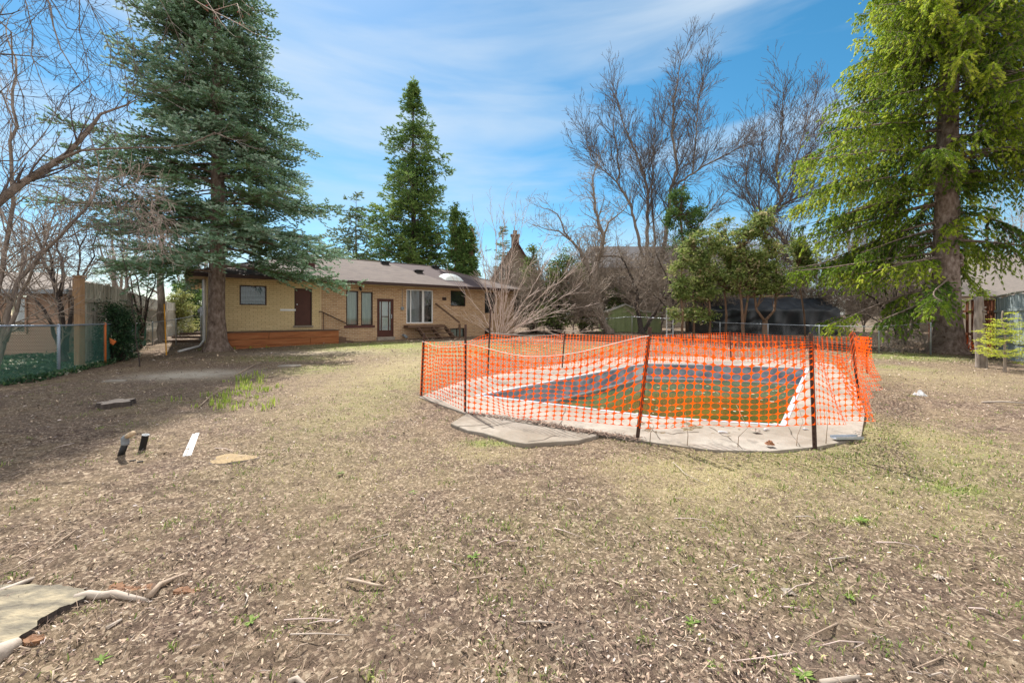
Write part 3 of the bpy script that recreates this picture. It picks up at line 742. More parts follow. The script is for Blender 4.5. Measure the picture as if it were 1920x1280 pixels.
# brown slab door
x0, x1, z0, z1 = hD1
d = MB().box((x0+.05,.04,z0+.02),(x1-.05,.085,z1-.05)).build('door', 'door_br', house, bevel=.004); tag(d, 'flush dark brown door')
fb = MB(); fb.box((x0,.0,z0),(x0+.045,.10,z1)); fb.box((x1-.045,.0,z0),(x1,.10,z1)); fb.box((x0+.045,.0,z1-.045),(x1-.045,.10,z1)); fb.build('door_frame', 'frame_dk', d)
MB().tube([(x0+.12,.0,z0+1.0),(x0+.12,.045,z0+1.0)], .03, 8).build('handle', 'metal', d)
MB().box((x0-.05,-.08,z0-.08),(x1+.05,.10,z0-.004)).build('door_sill', 'slab', house)
# glazed storm door
x0, x1, z0, z1 = hD2
b = MB(); fw = .10
b.box((x0,.0,z0),(x0+.06,.10,z1)); b.box((x1-.06,.0,z0),(x1,.10,z1)); b.box((x0+.06,.0,z1-.06),(x1-.06,.10,z1))
d = b.build('door', 'door_br', house); tag(d, 'brown framed storm door with white glazed panels')
a0, a1, b0, b1 = x0+.06, x1-.06, z0+.01, z1-.06
b = MB(); b.box((a0,.02,b0),(a0+.09,.06,b1)); b.box((a1-.09,.02,b0),(a1,.06,b1)); b.box((a0+.09,.02,b1-.10),(a1-.09,.06,b1)); b.box((a0+.09,.02,b0),(a1-.09,.06,b0+.34))
wi = a1-a0
for fx in (.24, .74): b.box((a0+wi*fx-.022,.022,b0+.34),(a0+wi*fx+.022,.058,b1-.10))
zm = b0+.34+(b1-b0-.44)*.48; b.box((a0+wi*.24+.022,.022,zm-.02),(a0+wi*.74-.022,.058,zm+.02))
b.build('door_leaf', 'door_br', d, bevel=.003)
MB().box((a0+.05,.075,b0+.3),(a1-.05,.085,b1-.06)).build('door_panel', 'white', d)
MB().box((a0+.09,.035,b0+.34),(a1-.09,.040,b1-.1)).build('pane', 'glass', d)
hb = MB(); hb.box((a1-.075,-.005,b0+.98),(a1-.035,.018,b0+1.2)); hb.tube([(a1-.055,-.045,b0+1.02),(a1-.055,-.045,b0+1.15)], .012, 6); hb.build('handle', 'metal', d)
MB().box((x0-.02,-.16,z0-.28),(x1+.02,.05,z0-.004)).build('door_step', 'slab', house, bevel=.01)
# sliding door
x0, x1, z0, z1 = hSL
f = window((x0,x1,z0,z1), frame='white', nmull=0, fw=.06, name='sliding_door'); tag(f, 'white framed sliding glass door')
b = MB(); c1 = x0+(x1-x0)*.60
for c in (x0+(x1-x0)*.16, c1, c1+.07): b.box((c-.028,.01,z0+.06),(c+.028,.055,z1-.06))
b.build('door_stile', 'white', f)
MB().box((x0+.05,.22,z0+.05),(c1-.1,.24,z1-.05)).build('vertical_blind', 'curtain_d', f)
MB().box((x0-.1,.9,z0-.1),(x1+.1,.92,z1+.1)).build('room_backing', 'inside', house)
# roof
E = .62; ze = 3.10; zr = 4.82
xa, xb, ya, yb = -E, hl+E, -E, DEP+E; ym = (ya+yb)/2; rr_ = (yb-ya)/2
Pt = [(xa,ya,ze),(xb,ya,ze),(xb,yb,ze),(xa,yb,ze),(xa+rr_,ym,zr),(xb-rr_,ym,zr)]
b = MB(); b.add(Pt, [(0,1,5,4),(1,2,5),(2,3,4,5),(3,0,4)]); b.add([(p[0],p[1],p[2]-.06) for p in Pt[:4]], [(0,3,2,1)])
roof = b.build('roof', 'shingle', house)
b = MB(); g = .055
b.box((xa-.08,ya-.10,ze-.15),(xb+.08,ya-.002,ze+.012)); b.box((xa-.10,ya,ze-.15),(xa-.002,yb,ze+.012)); b.box((xb+.002,ya,ze-.15),(xb+.10,yb,ze+.012)); b.box((xa-.08,yb+.002,ze-.15),(xb+.08,yb+.10,ze+.012))
b.build('eavestrough', 'fascia', roof, bevel=.01)
MB().box((xa,ya,ze-.165),(xb,yb,ze-.10)).build('soffit', 'soffit', house)
MB().box((0,-.03,WT-.24),(hl,-.003,ze-.168)).build('frieze_board', 'soffit', house)
b = MB(); n=30
b.tube([Pt[0],Pt[4]], .05, 5); b.tube([Pt[4],Pt[5]], .05, 5); b.tube([Pt[1],Pt[5]], .05, 5); b.tube([Pt[3],Pt[4]], .05, 5); b.tube([Pt[2],Pt[5]], .05, 5)
b.build('ridge_cap', 'shingle', roof)
def roofpt(px, py):      # intersect view ray with the front roof plane, house-local
    sl_ = (zr-ze)/(rr_)
    best = None
    for i in range(400):
        v = ya+(ym-ya)*i/399; z = ze+sl_*(v-ya)
        # solve s so the point projects to px
        k = (px-CX)/F_; A_ = ho+HN*v
        s_ = (k*A_.y-A_.x)/(HD.x-k*HD.y); Y = A_.y+HD.y*s_; yy = HY-(HZ+z-EYE)*F_/Y
        if best is None or abs(yy-py) < best[0]: best = (abs(yy-py), s_, v, z)
    return best[1:]
for px, py in ((615,482),(722,493),(785,509),(817,501)):
    s_, v, z = roofpt(px, py+2)
    b = MB(); b.box((s_-.20,v-.20,z-.12),(s_+.20,v+.16,z+.10)); b.box((s_-.26,v-.26,z+.10),(s_+.26,v+.22,z+.16))
    b.build('roof_vent', 'black', roof, bevel=.02)
s_, v, z = roofpt(577, 498)
MB().box((s_-.30,v-.25,z-.3),(s_+.30,v+.25,z+.36)).build('chimney', 'roof_red', roof, bevel=.02)
s_, v, z = roofpt(846, 523); sl_ = (zr-ze)/rr_
b = MB(); N = 10; VV = []
for i in range(N+1):
    for j in range(N+1):
        a, c = i/N*2-1, j/N*2-1
        hgt = .10+.26*max(0,(1-abs(a)**3))*max(0,(1-abs(c)**3))
        if abs(a) == 1 or abs(c) == 1: hgt = .02
        VV.append((s_+a*.68, v+c*.45, z+c*.45*sl_+hgt*.85))
b.add(VV, [(i*(N+1)+j, (i+1)*(N+1)+j, (i+1)*(N+1)+j+1, i*(N+1)+j+1) for i in range(N) for j in range(N)])
m['dome'] = NT('milky_skylight_plastic').bsdf((.78,.83,.80), .3, spec=.5, trans=.2)
b.build('skylight', 'dome', roof, smooth=True)
# wall fittings
def fac(px, py): return hs_(px), hzv(px, py)
x, z = fac(675, 540); b = MB(); b.box((x-.05,-.05,z-.05),(x+.05,0,z+.05)); b.tube([(x,-.05,z),(x,-.13,z-.05),(x,-.13,z-.14)], [.03,.05,.06], 8); b.build('wall_lamp', 'black', house)
x, z = fac(754, 578); b = MB(); b.box((x-.08,-.07,z-.08),(x+.08,-.002,z+.08)); b.tube([(x,-.03,z+.08),(x,-.03,z+1.1)], .012, 6); b.build('meter_box', 'pipe_gr', house)
x, z = fac(833, 560); b = MB(); b.box((x-.13,-.03,z-.09),(x+.13,-.002,z+.09)); [b.box((x-.11,-.045,z-.07+i*.05),(x+.11,-.03,z-.05+i*.05)) for i in range(3)]; b.build('wall_vent', 'frame_dk', house)
x, z = fac(540, 581); MB().box((x-.32,-.012,z-.045),(x+.32,-.003,z+.045)).build('pale_patch', 'white', house)
x, z = fac(757, 632); b = MB(); b.tube([(x-.05,-.02,z+.12),(x-.05,-.25,z+.1),(x+.05,-.35,z-.02)], [.07,.075,.08], 8); b.build('dryer_hose', 'pipe_gr', house)
# side: downspout and electric meter
b = MB(); b.tube([(-.08,.25,ze-.2),(-.08,.12,ze-.5),(-.08,.12,.35),(-.25,-.3,.12),(-.9,-1.0,-.02)], .045, 6); b.build('downspout', 'white', house)
b = MB(); b.box((-.22,.5,1.35),(-.01,.8,1.75)); b.tube([(-.12,.65,.2),(-.12,.65,3.0)], .03, 6); b.tube([(-.30,.65,1.55),(-.22,.65,1.55)], .1, 12); b.build('electric_meter', 'metal', house)

# timber planter/deck box against the house
b0 = hs_(398); b1 = hs_(634)-.25; zt_ = hzv(600, 615)-.06
dkx = empty('raised_deck', (*(ho+HD*b0), HZ), 'low orange brown timber deck box along the yellow brick wall', 'deck', rz=HA)
L = b1-b0; D_ = -1.0
rowh = (zt_+.16)/3
for r_ in range(3):
    zc = -.2+r_*(zt_+.16)/3
    cuts = [0, [.52,.74,.40][r_]*L, L]
    for i in range(2):
        MB().box((cuts[i]+.006, D_-.05, zc+.006), (cuts[i+1]-.006, D_, zc+rowh-.006)).build('plank', 'deck_wood', dkx, bevel=.006)
    MB().box((L-.05, D_+.005, zc+.006), (L, -.02, zc+rowh-.006)).build('plank', 'deck_wood', dkx, bevel=.006)
MB().box((-.02, D_-.07, zt_-.04), (L+.03, -.02, zt_)).build('deck_top', 'old_wood', dkx, bevel=.006)
b = MB(); b.box((L+.05,-.85,-.2),(L+.40,-.1,.30)); b.box((L+.40,-.85,-.2),(L+.75,-.1,.10))
tag(b.build('wooden_step', 'old_wood', None, bevel=.01), 'small dark timber steps at the right end of the orange deck box', 'steps')
o = bpy.data.objects['wooden_step']; o.location = (*(ho+HD*b0), HZ); o.rotation_euler = (0,0,HA)
def hW_(x, y, z): p = ho+HD*x+HN*y; return Vector((p.x, p.y, HZ+z))
# handrail on the deck
xh0, zh0 = fac(597, 584); xh1, zh1 = fac(648, 606)
b = MB(); b.tube([hW_(xh0,-.12,zh0), hW_(xh0+.1,-.12,zh0), hW_(xh1,-.12,zh1)], .028, 6); 
hr = empty('handrail', hW_(xh0,-.12,zh0), 'thin dark sloping handrail fixed to the brick wall left of the tall window pair', 'handrail'); b.build('rail', 'stake', hr, hr.location)
MB().tube([hW_(xh0+.2,-.12,zh0-.05), hW_(xh0+.2,-.12,zt_)], .016, 6).build('baluster', 'stake', hr, hr.location)
# stairs at the sliding door
sx0, sx1 = hs_(758), hs_(822); szt = hzv(785, 609)
st = empty('wooden_stairs', hW_(sx0, -.5, -.1), 'weathered brown timber stairs and landing under the sliding glass door', 'stairs', rz=HA)
so_ = (sx0, -.5, -.1)
def loc(b, name, mat, **k): return b.build(name, mat, st, so_, **k)
loc(MB().box((sx0-.05,-.62,szt-.14),(sx1+.1,-.02,szt)), 'landing', 'old_wood', bevel=.008)
nst = 4
for i in range(nst):
    zt2 = szt-(i+1)*(szt+.12)/(nst+.4); y0_ = -.62-i*.26; loc(MB().box((sx0+.35+i*.10,y0_-.28,zt2-.045),(sx1+.35+i*.05,y0_+.02,zt2)), 'tread', 'old_wood', bevel=.006)
for xs_ in (sx0+.55, sx1-.7, sx1+.15):
    b = MB(); b.beam((xs_,-.5,szt-.15), (xs_+.12,-.62-nst*.26,-.1), .05, .24); loc(b, 'stringer', 'old_wood')
xp = hs_(838); 
b = MB(); b.beam((xp,-1.45,-.25),(xp,-1.45,hzv(838,606)-.02),.09,.09,up=(0,1,0)); loc(b, 'newel_post', 'old_wood')
xr, zr_ = fac(815, 569); b = MB(); b.beam((xr,-.10,zr_),(xp,-1.45,hzv(838,604)),.05,.09); loc(b, 'handrail', 'old_wood')

# ------------------------------------------------------------------ vegetation tools
def segs_mesh(name, segs, mat, parent, origin, sides=3):
    A = np.array([(*s[0], *s[1], s[2], s[3]) for s in segs], dtype=float)
    p, q, ra, rb = A[:,0:3], A[:,3:6], A[:,6], A[:,7]
    d = q-p; d /= np.maximum(np.linalg.norm(d, axis=1), 1e-9)[:,None]
    ref = np.where((np.abs(d[:,2]) < .9)[:,None], np.array([0,0,1.]), np.array([1.,0,0]))
    a = np.cross(d, ref); a /= np.linalg.norm(a, axis=1)[:,None]; b = np.cross(d, a)
    P = []
    for c, r in ((p-d*ra[:,None]*.3, ra), (q+d*rb[:,None]*.3, rb)):
        for k in range(sides):
            t = 2*pi*k/sides; P.append(c+(a*cos(t)+b*sin(t))*r[:,None])
    V = np.stack(P, 1).reshape(-1,3); n = len(segs); base = np.arange(n)[:,None]*2*sides
    Q = np.concatenate([base+np.array([k, (k+1)%sides, sides+(k+1)%sides, sides+k]) for k in range(sides)])
    return mesh_np(name, V, [Q], mat, parent, origin, smooth=sides > 3)

class TP:
    def __init__(s, **k):
        s.crook=.12; s.trop=.02; s.ang=.75; s.ratio=.55; s.dens=3.2; s.depth=2; s.step=.3; s.L=2.2; s.rr=.42; s.minr=.004; s.jit=.35; s.__dict__.update(k)
def norm3(x, y, z):
    l = sqrt(x*x+y*y+z*z) or 1; return x/l, y/l, z/l
def side_dir(d, ang, R, up=0):
    # random direction at angle ang to d
    x, y, z = R.gauss(0,1), R.gauss(0,1), R.gauss(0,1)+up
    dt = x*d[0]+y*d[1]+z*d[2]; x -= dt*d[0]; y -= dt*d[1]; z -= dt*d[2]; x, y, z = norm3(x, y, z)
    c, s_ = cos(ang), sin(ang)
    return (d[0]*c+x*s_, d[1]*c+y*s_, d[2]*c+z*s_)
def grow(S, p, d, L, r, depth, P, R, tips=None):
    n = max(2, int(L/(P.step*(.55 if depth == 0 else 1)))); st = L/n
    for i in range(n):
        d = norm3(d[0]+R.gauss(0,P.crook), d[1]+R.gauss(0,P.crook), d[2]+R.gauss(0,P.crook)+P.trop)
        q = (p[0]+d[0]*st, p[1]+d[1]*st, p[2]+d[2]*st)
        if q[2] < gz(q[0], q[1])+.05: return
        ra = max(P.minr, r*(1-.75*i/n)); rb = max(P.minr*.8, r*(1-.75*(i+1)/n))
        S.append((p, q, ra, rb))
        if depth > 0 and (i > 0 or depth > 1):
            k = P.dens*st; k = int(k)+(R.random() < k-int(k))
            for _ in range(k):
                f = R.random(); pp = (p[0]+(q[0]-p[0])*f, p[1]+(q[1]-p[1])*f, p[2]+(q[2]-p[2])*f)
                grow(S, pp, side_dir(d, P.ang*R.uniform(.6,1.3), R, .3 if P.trop > 0 else 0), L*P.ratio*R.uniform(.5,1.15)*(1-.45*i/n), max(P.minr, ra*P.rr), depth-1, P, R, tips)
        p = q
    if tips is not None: tips.append(p)

def bare_tree(name, label, cat, Y, paths, P, seed, bark='bark_dk', twig='twig', group=None, wob=.35, trunk_sides=8, start=.15, buds=None, tipgrow=True, basez=True, zt=0):
    """paths: list of (pixel points, r0, r1, depth offset at its end); traced limbs get depth by wandering towards or away from the viewer"""
    R = random.Random(seed); mb = MB(); S = []; tips = []; done = []; first = None
    for spec in paths:
        pts, r0, r1, dy = spec[:4]; Lm = spec[4] if len(spec) > 4 else 1.0
        y0 = 0
        if done:
            bx, by = pts[0]; best = min(done, key=lambda d_: (d_[0]-bx)**2+(d_[1]-by)**2); y0 = best[2]
        # resample
        fine = []; tot = sum(math.dist(pts[i], pts[i+1]) for i in range(len(pts)-1)); acc = 0
        for i in range(len(pts)-1):
            l = math.dist(pts[i], pts[i+1]); k = max(1, int(l/F_*Y/.35))
            for j in range(k):
                f = j/k; fine.append((pts[i][0]+(pts[i+1][0]-pts[i][0])*f, pts[i][1]+(pts[i+1][1]-pts[i][1])*f, (acc+l*f)/tot))
            acc += l
        fine.append((*pts[-1], 1)); w1 = R.uniform(0, 6)
        V3 = []; sc = F_/Y
        for i, (x, y, f) in enumerate(fine):
            yy = Y+y0+dy*f+wob*.4*sin(w1+f*7)*f
            jx = R.gauss(0, .035)*sc*(0 < i < len(fine)-1); V3.append(W(x+jx, y+jx*.4, yy)); done.append((x, y, yy-Y))
        if first is None:
            first = V3[0]
            if basez:
                g = gz(V3[0][0], V3[0][1]); e = V3[0]
                V3 = [(e[0]-.02, e[1], g-.15), (e[0], e[1], g+.12)]+V3[1:]
                V3 = [V3[0], V3[1]]+[v_ for v_ in V3[2:] if v_[2] > g+.15]
        n = len(V3); rad = [r0+(r1-r0)*(i/(n-1))**.9 for i in range(n)]
        if first is not None and spec is paths[0] and basez: rad[0] *= 1.8; rad[1] *= 1.35
        mb.tube(V3, rad, trunk_sides, cap=True)
        for i in range(n-1):
            f = i/(n-1)
            if f < start and spec is paths[0]: continue
            if V3[i][2] < zt: continue
            p, q = V3[i], V3[i+1]; st = math.dist(p, q); d = norm3(q[0]-p[0], q[1]-p[1], q[2]-p[2])
            k = P.dens*st; k = int(k)+(R.random() < k-int(k))
            for _ in range(k):
                ff = R.random(); pp = tuple(p[c]+(q[c]-p[c])*ff for c in range(3))
                grow(S, pp, side_dir(d, P.ang*R.uniform(.6,1.3), R, .3 if P.trop > 0 else 0), P.L*Lm*R.uniform(.45,1.1)*(1-.35*f), max(P.minr*1.5, rad[i]*P.rr), P.depth, P, R, tips)
        if tipgrow:
            p, q = V3[-2], V3[-1]; grow(S, q, norm3(q[0]-p[0], q[1]-p[1], q[2]-p[2]), P.L*.8*Lm, r1, P.depth, P, R, tips)
    o = (first[0], first[1], gz(first[0], first[1]))
    root = empty(name, o, label, cat, group)
    mb.build('trunk', bark, root, o, smooth=True)
    if S: segs_mesh('branches', S, twig, root, o)
    if buds:
        rn = np.random.default_rng(seed); T = np.array(tips)
        if len(T) > 4000: T = T[rn.choice(len(T), 4000, False)]
        leaf_mesh('buds', T, buds[1], buds[0], root, o, rn)
    return root
def leaf_mesh(name, C, size, mat, parent, origin, r, tint=None, dirs=None, asp=.5):
    """one small bent leaf per centre"""
    n = len(C); a = r.normal(0,1,(n,3)) if dirs is None else dirs+r.normal(0,.25,(n,3))
    a /= np.linalg.norm(a, axis=1)[:,None]; b = np.cross(a, r.normal(0,1,(n,3))); b /= np.linalg.norm(b, axis=1)[:,None]
    s = size*r.uniform(.5,1.3,n)[:,None]; a = a*s; b = b*s*asp
    c = np.cross(a, b); c = c/np.maximum(np.linalg.norm(c,axis=1)[:,None],1e-9)*s*.15
    V = np.stack([C-a*.5, C-b*.5+c, C+a*.5, C+b*.5+c], 1).reshape(-1,3)
    i = np.arange(n)[:,None]*4
    T = np.concatenate([i+np.array([0,1,2]), i+np.array([0,2,3])])
    if tint is None: tint = r.random(n)
    return mesh_np(name, V, [T], mat, parent, origin, tint=np.concatenate([tint, tint]))

def tufts(P, D, L, K, nl, nw, r, ang=.75):
    """needle tufts: P positions, D unit directions, L lengths -> triangles"""
    n = len(P)
    D = D/np.maximum(np.linalg.norm(D, axis=1), 1e-9)[:,None]
    ref = np.where((np.abs(D[:,2]) < .9)[:,None], np.array([0,0,1.]), np.array([1.,0,0]))
    a = np.cross(D, ref); a /= np.linalg.norm(a,axis=1)[:,None]; b = np.cross(D, a)
    out = []
    ph = r.uniform(0, 2*pi, n)
    for k in range(K):
        t = ph+k*2.4; f = (k+.3)/K; aa = ang*(1-.6*f)+r.normal(0,.12,n)
        side = a*np.cos(t)[:,None]+b*np.sin(t)[:,None]
        base = P+D*(L*f*.85)[:,None]; tipd = D*np.cos(aa)[:,None]+side*np.sin(aa)[:,None]
        tip = base+tipd*(nl*L/np.mean(L)*r.uniform(.75,1.2,n))[:,None]
        wv = np.cross(tipd, side); wv /= np.maximum(np.linalg.norm(wv,axis=1),1e-9)[:,None]; wv = wv*nw/2
        out.append(np.stack([base-wv, base+wv, tip], 1))
    V = np.concatenate(out, 0).reshape(-1,3)
    return V, np.arange(n*K*3).reshape(-1,3)

def conifer(name, label, base, H, zl, Rm, prof, dz, per, seed, needle, bark, tr, cat='tree', group=None, droop=.18, up=.10, hang=.0, bl_ratio=.42, bl_sp=.16, sh_sp=.085, sh=.12, K=7, nl=.065, nw=.016, skip=.06, az_prof=None, top=None, flat=.18, lean=0, tint_shift=0, base_dead=0, knots=False, twigmat='bark_sp', lob=.10, gap=0, gapf=1.6, clump=.13):
    r = np.random.default_rng(seed); bx, by, bz = base
    root = empty(name, (bx, by, bz), label, cat, group)
    # trunk
    mb = MB(); n = 26; pts, rad = [], []
    for i in range(n+1):
        f = i/n; z = bz-.25+(H+.25)*f; flare = 1+.85*exp(-max(0, z-bz)/.28)
        pts.append((bx+lean*f*f+.04*sin(f*7+seed), by+.03*sin(f*9), z)); rad.append(max(.015, tr*(1-f)**.85*flare))
    # extra rings near the ground
    ring = []
    zs = [-.25, 0, .08, .18, .32, .5, .8]; 
    pts = [(bx, by, bz+z) for z in zs]+[p for p in pts if p[2] > bz+1.0]; rad = [tr*(1+.75*exp(-max(0,z)/.22)) for z in zs]+[q for p, q in zip([(0,0,bz-.25+(H+.25)*i/n) for i in range(n+1)], rad) if p[2] > bz+1.0]
    mb.tube(pts, rad, 20)
    # lumpy bark: push vertices
    rr2 = random.Random(seed)
    vs = []
    for (x, y, z) in mb.v:
        a = atan2(y-by, x-bx); q = 1+.045*sin(5*a+z*1.3+seed)+.03*sin(11*a-z*4)+.10*exp(-max(0,z-bz)/.3)*sin(6*a+seed)
        vs.append((bx+(x-bx)*q, by+(y-by)*q, z))
    mb.v = vs
    trunk = mb.build('trunk', bark, root, (bx,by,bz), smooth=True)
    if knots:
        for i in range(16):
            z = rr2.uniform(1.7, 5.2); a = rr2.uniform(-2.9, -.2); R0 = tr*(1-z/H)**.85
            p = Vector((cos(a)*R0*.93, sin(a)*R0*.93, z)); d = Vector((cos(a), sin(a), rr2.uniform(-.1,.3)))
            s_ = rr2.uniform(.06, .12); kb = MB(); kb.tube([p-d*.04, p+d*s_*.5, p+d*s_*.8, p+d*s_*.82], [s_*1.3, s_, s_*.6, s_*.3], 9)
            kb.build('knot', bark, trunk, smooth=True)
    S = []; PP, DD, LL, TT = [], [], [], []
    z = zl; az0 = r.uniform(0, 6)
    lobes = r.uniform(0, 6, 3)
    while z < H-.25:
        f = (z-zl)/(H-zl); R0 = Rm*prof(f)
        npb = per if f < .8 else max(3, per-1)
        az0 += 2.4
        for j in range(npb):
            if r.random() < skip: continue
            az = az0+j*2*pi/npb+r.normal(0,.22)
            Lb = R0*r.uniform(.72, 1.06)*(1+lob*sin(3*az+lobes[0]+z*.9)+lob*sin(az*2+lobes[1]-z*.5))
            if az_prof: Lb *= az_prof(az, z)
            if Lb < .12: continue
            zz = z+r.normal(0, dz*.35)
            ca, sa = cos(az), sin(az); nseg = max(4, int(Lb/.35))
            dr = droop*(1-.8*f)*r.uniform(.6,1.4); upc = up+.35*f
            u = np.linspace(0, 1, nseg+1)
            zc = zz+Lb*(upc*u - (dr+upc*.5)*u**1.5*1.25 + .16*u**3*(1-f))
            wob = .07*Lb*np.sin(u*5+r.uniform(0,6))*u
            pts = np.stack([bx+ca*Lb*u-sa*wob, by+sa*Lb*u+ca*wob, bz+zc], -1)
            rb = max(.010, .017*Lb**.8*(1-.3*f))
            for i in range(nseg):
                S.append((tuple(pts[i]), tuple(pts[i+1]), rb*(1-.85*u[i]), rb*(1-.85*u[i+1])))
            # branchlets
            m_ = max(3, int(Lb/bl_sp))
            ub = np.linspace(.12+.14*(1-f)*base_dead, .985, m_)+r.normal(0,.01,m_); ub = np.clip(ub, .05, 1)
            ub = np.concatenate([ub, ub, [1.0]]); sdv = np.concatenate([np.ones(m_), -np.ones(m_), [0]])
            pb = np.stack([np.interp(ub, u, pts[:,c]) for c in range(3)], -1)
            if gap > 0:
                q3 = pb*gapf; nv = np.sin(q3[:,0]*1.7+lobes[0]+1.3*np.sin(q3[:,2]*1.1))*np.sin(q3[:,1]*1.9+lobes[1])+.8*np.sin(q3[:,2]*2.3+lobes[2]+1.5*np.sin(q3[:,0]*1.2+q3[:,1]))+.5*np.sin(q3[:,0]*3.7+q3[:,2]*3.1)
                kp = nv > -1.6+gap*2; kp[-1] = True; ub, sdv, pb = ub[kp], sdv[kp], pb[kp]
            ll = (bl_ratio*Lb*(1-ub)**.8+.16+.05*Lb)*r.uniform(.6,1.1,len(ub)); ll = np.minimum(ll, 1.5)
            an = az+sdv*(.95*r.uniform(.7,1.15,len(ub)))
            dz_ = r.normal(-.05, flat, len(ub))-hang*r.uniform(.5,1.4,len(ub))
            db = np.stack([np.cos(an), np.sin(an), dz_], -1); db /= np.linalg.norm(db,axis=1)[:,None]
            ns = np.maximum(2, (ll/sh_sp).astype(int))
            tot = ns.sum(); ii = np.repeat(np.arange(len(ub)), ns); st0 = np.concatenate([[0], np.cumsum(ns)[:-1]])
            fr = (np.arange(tot)-st0[ii]+.5)/ns[ii]
            pos = pb[ii]+db[ii]*(ll[ii]*fr)[:,None]; pos[:,2] -= (hang*.5+.10)*ll[ii]*fr**2
            sgn = np.where(np.arange(tot)%2 == 0, 1., -1.)
            sdx = np.stack([-db[ii,1], db[ii,0], np.zeros(tot)], -1)*sgn[:,None]
            dd = db[ii]*.9+sdx*.75*(fr < .93)[:,None]+r.normal(0,.22,(tot,3)); dd[:,2] += .12-hang*.5
            PP.append(pos); DD.append(dd); LL.append(sh*r.uniform(.65,1.2,tot)*(1-.2*fr))
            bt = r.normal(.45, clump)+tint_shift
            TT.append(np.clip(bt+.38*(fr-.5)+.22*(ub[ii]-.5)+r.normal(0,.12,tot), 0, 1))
            keep = ll > .35
            for q in np.nonzero(keep)[0][::1]:
                e = pb[q]+db[q]*ll[q]; e[2] -= (hang*.5+.10)*ll[q]; S.append((tuple(pb[q]), tuple(e), .007, .003))
        z += dz*(1-.55*f)*r.uniform(.75,1.25)
    PP = np.concatenate(PP); DD = np.concatenate(DD); LL = np.concatenate(LL); TT = np.concatenate(TT)
    V, T = tufts(PP, DD, LL, K, nl, nw, r)
    segs_mesh('branches', S, twigmat, root, (bx,by,bz), sides=4)
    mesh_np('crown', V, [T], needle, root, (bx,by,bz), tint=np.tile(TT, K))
    print(name, len(T), 'tris')
    return root

def leafy(name, label, Y, trunks, clumps, mat, seed, n=9000, size=.12, cat='tree', group=None, bark='cedar_bark', asp=.45, drop=-.2, tshift=0, twn=60):
    """trunks: pixel polylines (pts, r0, r1); clumps: (px,py,rx,ry in px, weight)"""
    R = random.Random(seed); r = np.random.default_rng(seed); mb = MB(); S = []; tips = []; first = None; tall = []
    for pts, r0, r1 in trunks:
        V3 = [W(x, y, Y+R.uniform(-.1,.1)) for x, y in pts]
        if first is None:
            first = V3[0]; g = gz(first[0], first[1]); V3 = [(first[0], first[1], g-.1)]+[v_ for v_ in V3 if v_[2] > g]
        n_ = len(V3); mb.tube(V3, [r0+(r1-r0)*i/(n_-1) for i in range(n_)], 8); tall += V3
    o = (first[0], first[1], gz(first[0], first[1])); root = empty(name, o, label, cat, group)
    mb.build('trunk', bark, root, o, smooth=True)
    wsum = sum(c[4] for c in clumps); C = []; D = []; T = []
    ta = np.array(tall)
    for (px, py, rx, ry, wt_) in clumps:
        c = np.array(W(px, py, Y)); ex, ez = rx/F_*Y, ry/F_*Y; ey = min(ex, ez*1.2)*.9
        nn = int(n*wt_/wsum); nsub = max(6, int(nn/34))
        sc = r.normal(0,1,(nsub,3)); sc /= np.linalg.norm(sc,axis=1)[:,None]; sc *= r.uniform(.25,1,(nsub,1))**.5
        sc = c+sc*np.array([ex,ey,ez])
        for q in sc[:twn]:
            j = ta[np.argmin(((ta-q)**2).sum(1)+np.where(ta[:,2] > q[2], 1, 0))]; mid = (q+j)/2+r.normal(0,.08,3); mid[2] -= .1
            S.append((tuple(j), tuple(mid), .018, .012)); S.append((tuple(mid), tuple(q), .012, .006))
        ii = r.integers(0, nsub, nn); off_ = r.normal(0,1,(nn,3))*np.array([.22,.22,.13])*r.uniform(.4,2.1,(nn,1))*min(1.2, max(.6, ex*.6))
        C.append(sc[ii]+off_); dd = off_*.8+r.normal(0,.12,(nn,3)); dd[:,2] += drop*.4; D.append(dd)
        bt = r.normal(.42,.22,nsub); T.append(np.clip(bt[ii]+r.normal(0,.16,nn)+tshift, 0, 1))
    C = np.concatenate(C); D = np.concatenate(D); T = np.concatenate(T)
    ok = C[:,2] > gzn(C[:,0], C[:,1])+.05; C, D, T = C[ok], D[ok], T[ok]
    if S: segs_mesh('branches', S, bark, root, o)
    leaf_mesh('crown', C, size, mat, root, o, r, T, D, asp)
    return root

# ------------------------------------------------------------------ conifers
pf = lambda f: max(.02, (1-f))**.92
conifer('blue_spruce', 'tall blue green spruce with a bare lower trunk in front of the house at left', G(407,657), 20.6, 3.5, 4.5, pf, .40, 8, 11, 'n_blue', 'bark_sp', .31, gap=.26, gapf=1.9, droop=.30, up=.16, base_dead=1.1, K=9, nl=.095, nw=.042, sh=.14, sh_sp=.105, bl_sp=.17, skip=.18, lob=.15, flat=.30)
def azr(az, z):       # short boughs low down on the side facing the yard
    d = (az+pi/2+pi) % (2*pi)-pi
    e = (az+pi) % (2*pi)-pi
    if z < 4.4: return 1.0 if abs(az % (2*pi)-pi) < .75 else 0
    return .25 if abs(d) < 1.1 and z < 7.2 else 1.0+.10*max(0, -cos(az))*(z < 11)
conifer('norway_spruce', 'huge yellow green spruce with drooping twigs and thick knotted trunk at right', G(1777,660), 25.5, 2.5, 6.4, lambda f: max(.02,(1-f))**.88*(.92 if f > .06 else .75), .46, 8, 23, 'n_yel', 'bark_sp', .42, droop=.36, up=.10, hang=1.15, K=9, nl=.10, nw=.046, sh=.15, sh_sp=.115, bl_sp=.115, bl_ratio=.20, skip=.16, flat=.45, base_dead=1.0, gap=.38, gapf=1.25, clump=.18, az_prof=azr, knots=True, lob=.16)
b0_ = W(775, 640, 40)
